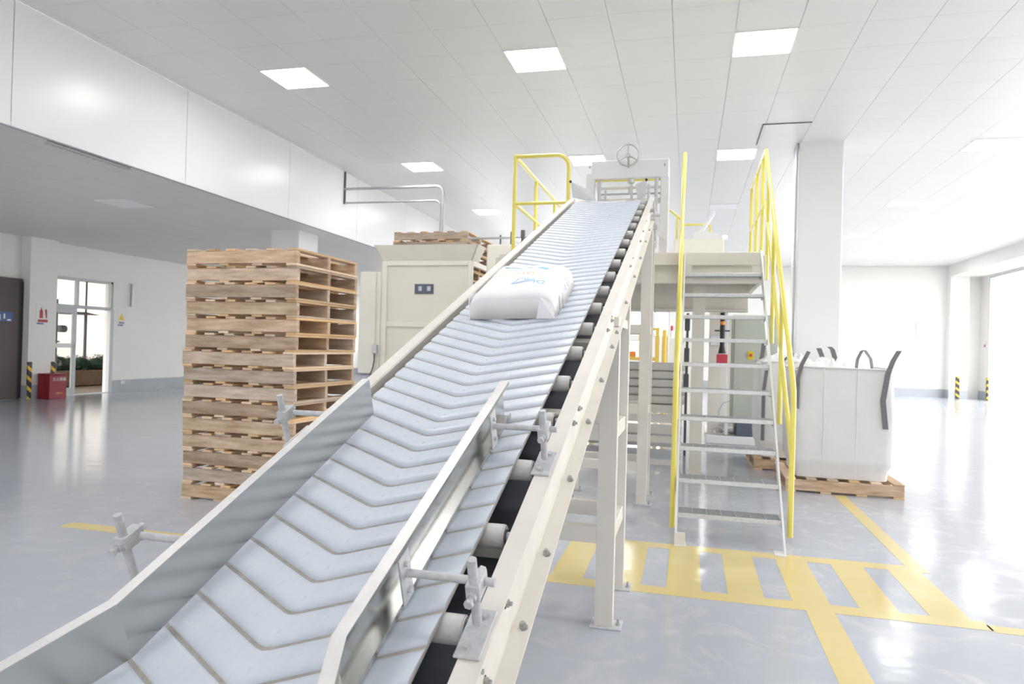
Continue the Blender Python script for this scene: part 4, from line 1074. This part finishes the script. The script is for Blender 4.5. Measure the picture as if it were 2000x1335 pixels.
for cx0, cx1, nm in ((-1.25, -.60, 'left'), (-.53, -.02, 'right')):
    for k in range(5):
        o = obj('filled_sack', soft_box(cx0+rnd.uniform(-.01, .01), cx1+rnd.uniform(-.01, .01), 10.08, 10.62, .648+k*.117, .648+k*.117+.116, 5, k), 'sackgrey')
        label(o, 'dusty grey filled sack, %s layer of the %s stack under the platform' % (lev[k], nm), 'sack', 'sacks stacked under the platform')
# amber machine guard far behind
ag = thing('machine_guard', 'amber yellow machine guard frame far behind the stacked sacks', 'machine', (-.8, 14, 0))
obj('guard_frame', MB().box(-.63, -.55, 14, 14.08, 0, 1.86, .01).box(-.50, -.42, 14, 14.6, 0, 1.82, .01).box(-1.9, -.63, 14.02, 14.07, 1.80, 1.85, .006).box(-1.9, -.63, 14.02, 14.07, 1.20, 1.27, .006).box(-1.9, -1.8, 14, 14.08, 0, 1.86, .01).box(-.95, -.86, 14.0, 14.06, 1.27, 1.8, .006), 'amber', ag)
obj('top_rail', MB().box(-1.8, -.95, 14.03, 14.06, 1.70, 1.73), 'cream', ag)
obj('orange_part', MB().box(-1.15, -1.02, 14.2, 14.35, 1.25, 1.38, .02), 'orange', ag)
obj('back_panel', MB().box(-.41, -.38, 14.3, 14.6, 0, 1.75), 'sign_white', ag)
fx = thing('wall_cabinet', 'pale wall cabinet with a beacon lamp behind the platform', 'cabinet', (-.2, 16, 0))
obj('cabinet_body', MB().box(-.42, .12, 16, 16.4, 0, 1.7, .01), 'cream_lt', fx)
obj('beacon_base', MB().cyl((-.36, 16.1, 1.7), (-.36, 16.1, 1.86), .05, 14), 'lampframe', fx)
obj('beacon_lamp', MB().cyl((-.36, 16.1, 1.86), (-.36, 16.1, 1.97), .03, 12), 'red2', fx)
ip = thing('instrument_panel', 'narrow dark instrument post just left of the stairs under the platform', 'machine', (-.02, 9.7, 0))
obj('post', MB().box(-.03, .005, 9.70, 9.76, 0, 1.92, .006), 'dgrey', ip)
for z0, z1 in ((1.68, 1.84), (1.2, 1.45), (.9, 1.1)): obj('instrument', MB().box(-.05, .02, 9.66, 9.70, z0, z1, .008), 'dgrey', ip)

# ================================================================== LEFT WALL THINGS
X0 = LX
# brown door
bd = thing('brown_door', 'tall dark brown sliding door on the far left wall', 'door', (X0+.05, 10.9, 0))
obj('door_leaf', MB().box(X0+.01, X0+.09, 9.6, 11.84, .02, 2.56, .012), 'brown_door', bd)
obj('door_edge', MB().box(X0+.02, X0+.10, 11.76, 11.855, .02, 2.5, .01), 'black', bd)
sg = obj('blue_sign', MB().box(X0+.09, X0+.096, 11.10, 11.62, 1.64, 1.84, .002), 'blue_sign', bd)
for k, (a, b, c, d) in enumerate(((11.16, 11.19, 1.67, 1.80), (11.22, 11.34, 1.68, 1.71), (11.25, 11.33, 1.75, 1.78), (11.32, 11.35, 1.67, 1.78), (11.42, 11.45, 1.70, 1.80), (11.5, 11.58, 1.66, 1.69))):
    obj('sign_mark', MB().box(X0+.0965, X0+.098, a, b, c, d), 'conduit', sg)
# glazed entrance: frame, transom, closed leaf, open half
dr = struct('door_1', MB().box(X0-.12, X0-.02, DY0, DY0+.05, 0, DZ).box(X0-.12, X0-.02, DY1-.05, DY1, 0, DZ).box(X0-.12, X0-.02, DY0, DY1, DZ-.05, DZ).box(X0-.12, X0-.02, DY0+.05, DY1-.05, 2.02, 2.10).box(X0-.11, X0-.03, 13.30, 13.37, 2.10, DZ-.05), 'frame_grey')
obj('pane', MB().box(X0-.075, X0-.065, DY0+.05, 13.30, 2.10, DZ-.05), 'glass', dr); obj('pane', MB().box(X0-.075, X0-.065, 13.37, DY1-.05, 2.10, DZ-.05), 'glass', dr)
lf = obj('door_leaf', MB().box(X0-.09, X0-.04, DY0+.05, DY0+.13, .02, 2.02, .004).box(X0-.09, X0-.04, 13.23, 13.34, .02, 2.02, .004).box(X0-.09, X0-.04, DY0+.13, 13.23, 1.90, 2.02, .004).box(X0-.09, X0-.04, DY0+.13, 13.23, .02, .17, .004), 'frame_grey', dr)
obj('pane', MB().box(X0-.07, X0-.062, DY0+.13, 13.23, .17, 1.90), 'glass', lf)
obj('sticker_band', MB().box(X0-.058, X0-.055, DY0+.13, 13.22, 1.10, 1.20), 'sign_white', lf)
obj('handle', MB().cyl((X0-.01, 13.29, .9), (X0-.01, 13.29, 1.2), .012, 8), 'chrome', lf)
obj('track_post', MB().box(X0-.03, X0+.02, DY1-.09, DY1+.02, 0, 2.05, .004), 'frame_grey', dr)
struct('trim_8', MB().box(X0-.13, X0, DY0-.02, DY1+.02, 0, .012), 'galv')
# fire extinguisher sign, box
fs_ = thing('fire_sign', 'small red fire extinguisher sign on the left wall pillar above the red box', 'sign', (-13.6, 12.18, 1.6))
obj('plate', MB().box(-13.6, -13.594, 12.02, 12.34, 1.60, 2.02, .001), 'sign_white', fs_)
ic = MB().prism([(12.10, 1.74), (12.18, 1.74), (12.18, 1.90), (12.155, 1.93), (12.15, 1.97), (12.13, 1.97), (12.125, 1.93), (12.10, 1.90)], 0, -13.594, -13.591)
ic.prism([(12.225, 1.92), (12.25, 1.95), (12.28, 1.92), (12.28, 1.75), (12.255, 1.74)], 0, -13.594, -13.591)
obj('pictogram', ic, 'sign_red', fs_)
obj('sign_band', MB().box(-13.594, -13.591, 12.06, 12.30, 1.655, 1.715), 'sign_red', fs_); obj('sign_footer', MB().box(-13.594, -13.591, 12.04, 12.20, 1.61, 1.64), 'blue_sign', fs_)
ff = thing('fire_extinguisher_box', 'dark red fire extinguisher box on the floor by the glazed door', 'box', (-13.4, 12.3, 0))
obj('box_body', MB().box(-13.575, -13.26, 12.09, 12.52, 0, .52, .008), 'red_box', ff)
obj('box_lid', MB().box(-13.578, -13.25, 12.08, 12.53, .52, .55, .006), 'red_box', ff)
obj('lettering', text_mb('灭火器箱', .085, lambda a, b: Vector((-13.257, 12.33+a, .42+b))), 'sign_white', ff)
obj('lettering', text_mb('火警119', .05, lambda a, b: Vector((-13.257, 12.33+a, .12+b))), 'orange_print', ff)
ws = thing('warning_sign', 'small white sign with a yellow triangle right of the glazed door', 'sign', (X0, 14.6, 1.65))
obj('plate', MB().box(X0, X0+.006, 14.48, 14.74, 1.64, 2.03, .001), 'sign_white', ws)
obj('yellow_triangle', MB().prism([(14.52, 1.80), (14.70, 1.80), (14.61, 1.97)], 0, X0+.006, X0+.009), 'sign_yellow', ws)
obj('sign_band', MB().box(X0+.006, X0+.009, 14.53, 14.70, 1.71, 1.76), 'sign_grey', ws); obj('sign_footer', MB().box(X0+.006, X0+.009, 14.50, 14.66, 1.66, 1.69), 'blue_sign', ws)
wl_ = thing('wall_lamp', 'narrow upright grey wall fitting above the warning sign', 'lamp', (X0, 14.9, 2.1))
obj('housing', MB().box(X0, X0+.07, 14.86, 14.93, 2.16, 2.74, .008), 'conduit', wl_); obj('back_plate', MB().box(X0, X0+.012, 14.82, 14.97, 2.14, 2.76, .003), 'lampframe', wl_)
sk2 = thing('wall_socket', 'small grey socket on the left skirting band right of the glazed door', 'socket', (X0, 14.75, .2))
obj('plate', MB().box(X0+.012, X0+.03, 14.62, 14.76, .20, .28, .004), 'conduit', sk2)
# striped guards
def guardp(x0, x1, y0, y1, lab, z1=.80):
    o = obj('corner_guard', MB().box(x0, x1, y0, y1, 0.01, z1, .004), 'stripes'); label(o, lab, 'corner guard', 'black and yellow corner guards')
guardp(-13.61, -13.575, 11.85, 11.95, 'black and yellow striped corner guard on the left wall pillar beside the brown door')
guardp(-13.5995, -13.582, 12.42, 12.525, 'black and yellow striped corner guard half hidden behind the red box')
guardp(9.14, 9.26, 27.555, 27.59, 'striped corner guard on the far right corner pillar', .78)
guardp(9.94, 9.99, 27.1, 27.2, 'striped corner guard at the edge of the right loading door', .78)
rs = thing('red_sign', 'tiny pale sign with red marks on the far right wall', 'sign', (9.99, 27.4, 1.8))
obj('plate', MB().box(9.985, 9.995, 27.4, 27.6, 1.75, 2.05), 'sign_white', rs); obj('pictogram', MB().box(9.98, 9.985, 27.45, 27.54, 1.83, 1.93), 'sign_red', rs)
bf = obj('wall_fitting', MB().box(7.97, 8.04, BY-.06, BY, 2.12, 2.70, .006), 'lampframe'); label(bf, 'narrow pale upright fitting on the far back wall', 'lamp')

# courtyard outside the glazed door
ow = struct('wall_courtyard', MB().box(-24.3, -24, 10.5, 45, 0, 5.0), 'outwall')
struct('trim_9', MB().box(-20.5, LX-.25, 10.5, 24, 3.25, 3.45).box(-20.5, -20.3, 11.0, 11.2, 0, 3.25).box(-20.5, -20.3, 22, 22.2, 0, 3.25), 'outwall')  # canopy roof on posts, added to shade the courtyard
pln = thing('planter', 'wooden planter with dark green shrubs outside the glazed door', 'planter', (-16.5, 15.9, 0))
blob = MB()
for k in range(9):
    cx, cy = -16.7+random.uniform(-.15, .15), 14.45+k*.37; rr = random.uniform(.26, .34)
    for q in range(6):
        a0, a1 = -PI/2+PI*q/6, -PI/2+PI*(q+1)/6
        blob.cyl((cx, cy, .56+rr*.75*math.sin(a0)), (cx, cy, .56+rr*.75*math.sin(a1)), max(.01, rr*math.cos(a0)), 10, r1=max(.01, rr*math.cos(a1)), caps=False)
obj('shrub_core', blob, 'leaf', pln)
obj('trough', MB().box(-17.2, -16.2, 14.3, 17.6, 0, .42, .02), 'planter', pln)
sh = MB()
for k in range(26):
    cx, cy, cz, r = -16.7+random.uniform(-.35, .35), 14.5+3.0*random.random(), .55+random.uniform(-.05, .18), random.uniform(.16, .28)
    for q in range(70):
        d = Vector((random.gauss(0, 1), random.gauss(0, 1), random.gauss(0, 1))).normalized(); p = Vector((cx, cy, cz))+d*r*random.uniform(.8, 1.05)
        a = d.orthogonal().normalized(); b = d.cross(a); a = (a+d*random.uniform(-.5, .5)).normalized(); L_ = .05
        sh.add([p-a*L_*.5, p+b*L_*.35, p+a*L_*.6, p-b*L_*.35], [(0, 1, 2, 3)])
fo = obj('shrub_foliage', sh, 'leaf', pln); fo['kind'] = 'stuff'
gl_ = thing('garden_lamp', 'dark post with a wide flat canopy in the courtyard', 'lamp', (-16.9, 16.0, 0))
obj('post', MB().cyl((-18.0, 17.6, 0), (-18.0, 17.6, 2.1), .045, 10).cyl((-18.0, 17.6, 2.1), (-18.0, 17.6, 3.4), .03, 10), 'dgrey', gl_)
obj('canopy', MB().cyl((-18.0, 17.3, 2.02), (-18.0, 17.3, 2.10), .62, 20, r1=.25), 'dgrey', gl_)
cl = thing('courtyard_valve', 'pipe with a valve wheel outside behind the closed glass leaf', 'pipe', (-16.4, 15.0, 0))
obj('pipe', MB().cyl((-15.6, 14.35, 0), (-15.6, 14.35, 2.3), .045, 10).cyl((-15.6, 14.35, 1.2), (-15.6, 14.35, 1.24), .1, 12).cyl((-15.6, 14.35, .6), (-15.6, 14.35, .66), .12, 12), 'dgrey', cl)
obj('valve_wheel', MB().cyl((-15.6, 14.45, 1.55), (-15.6, 14.62, 1.55), .09, 14), 'dgrey', cl)
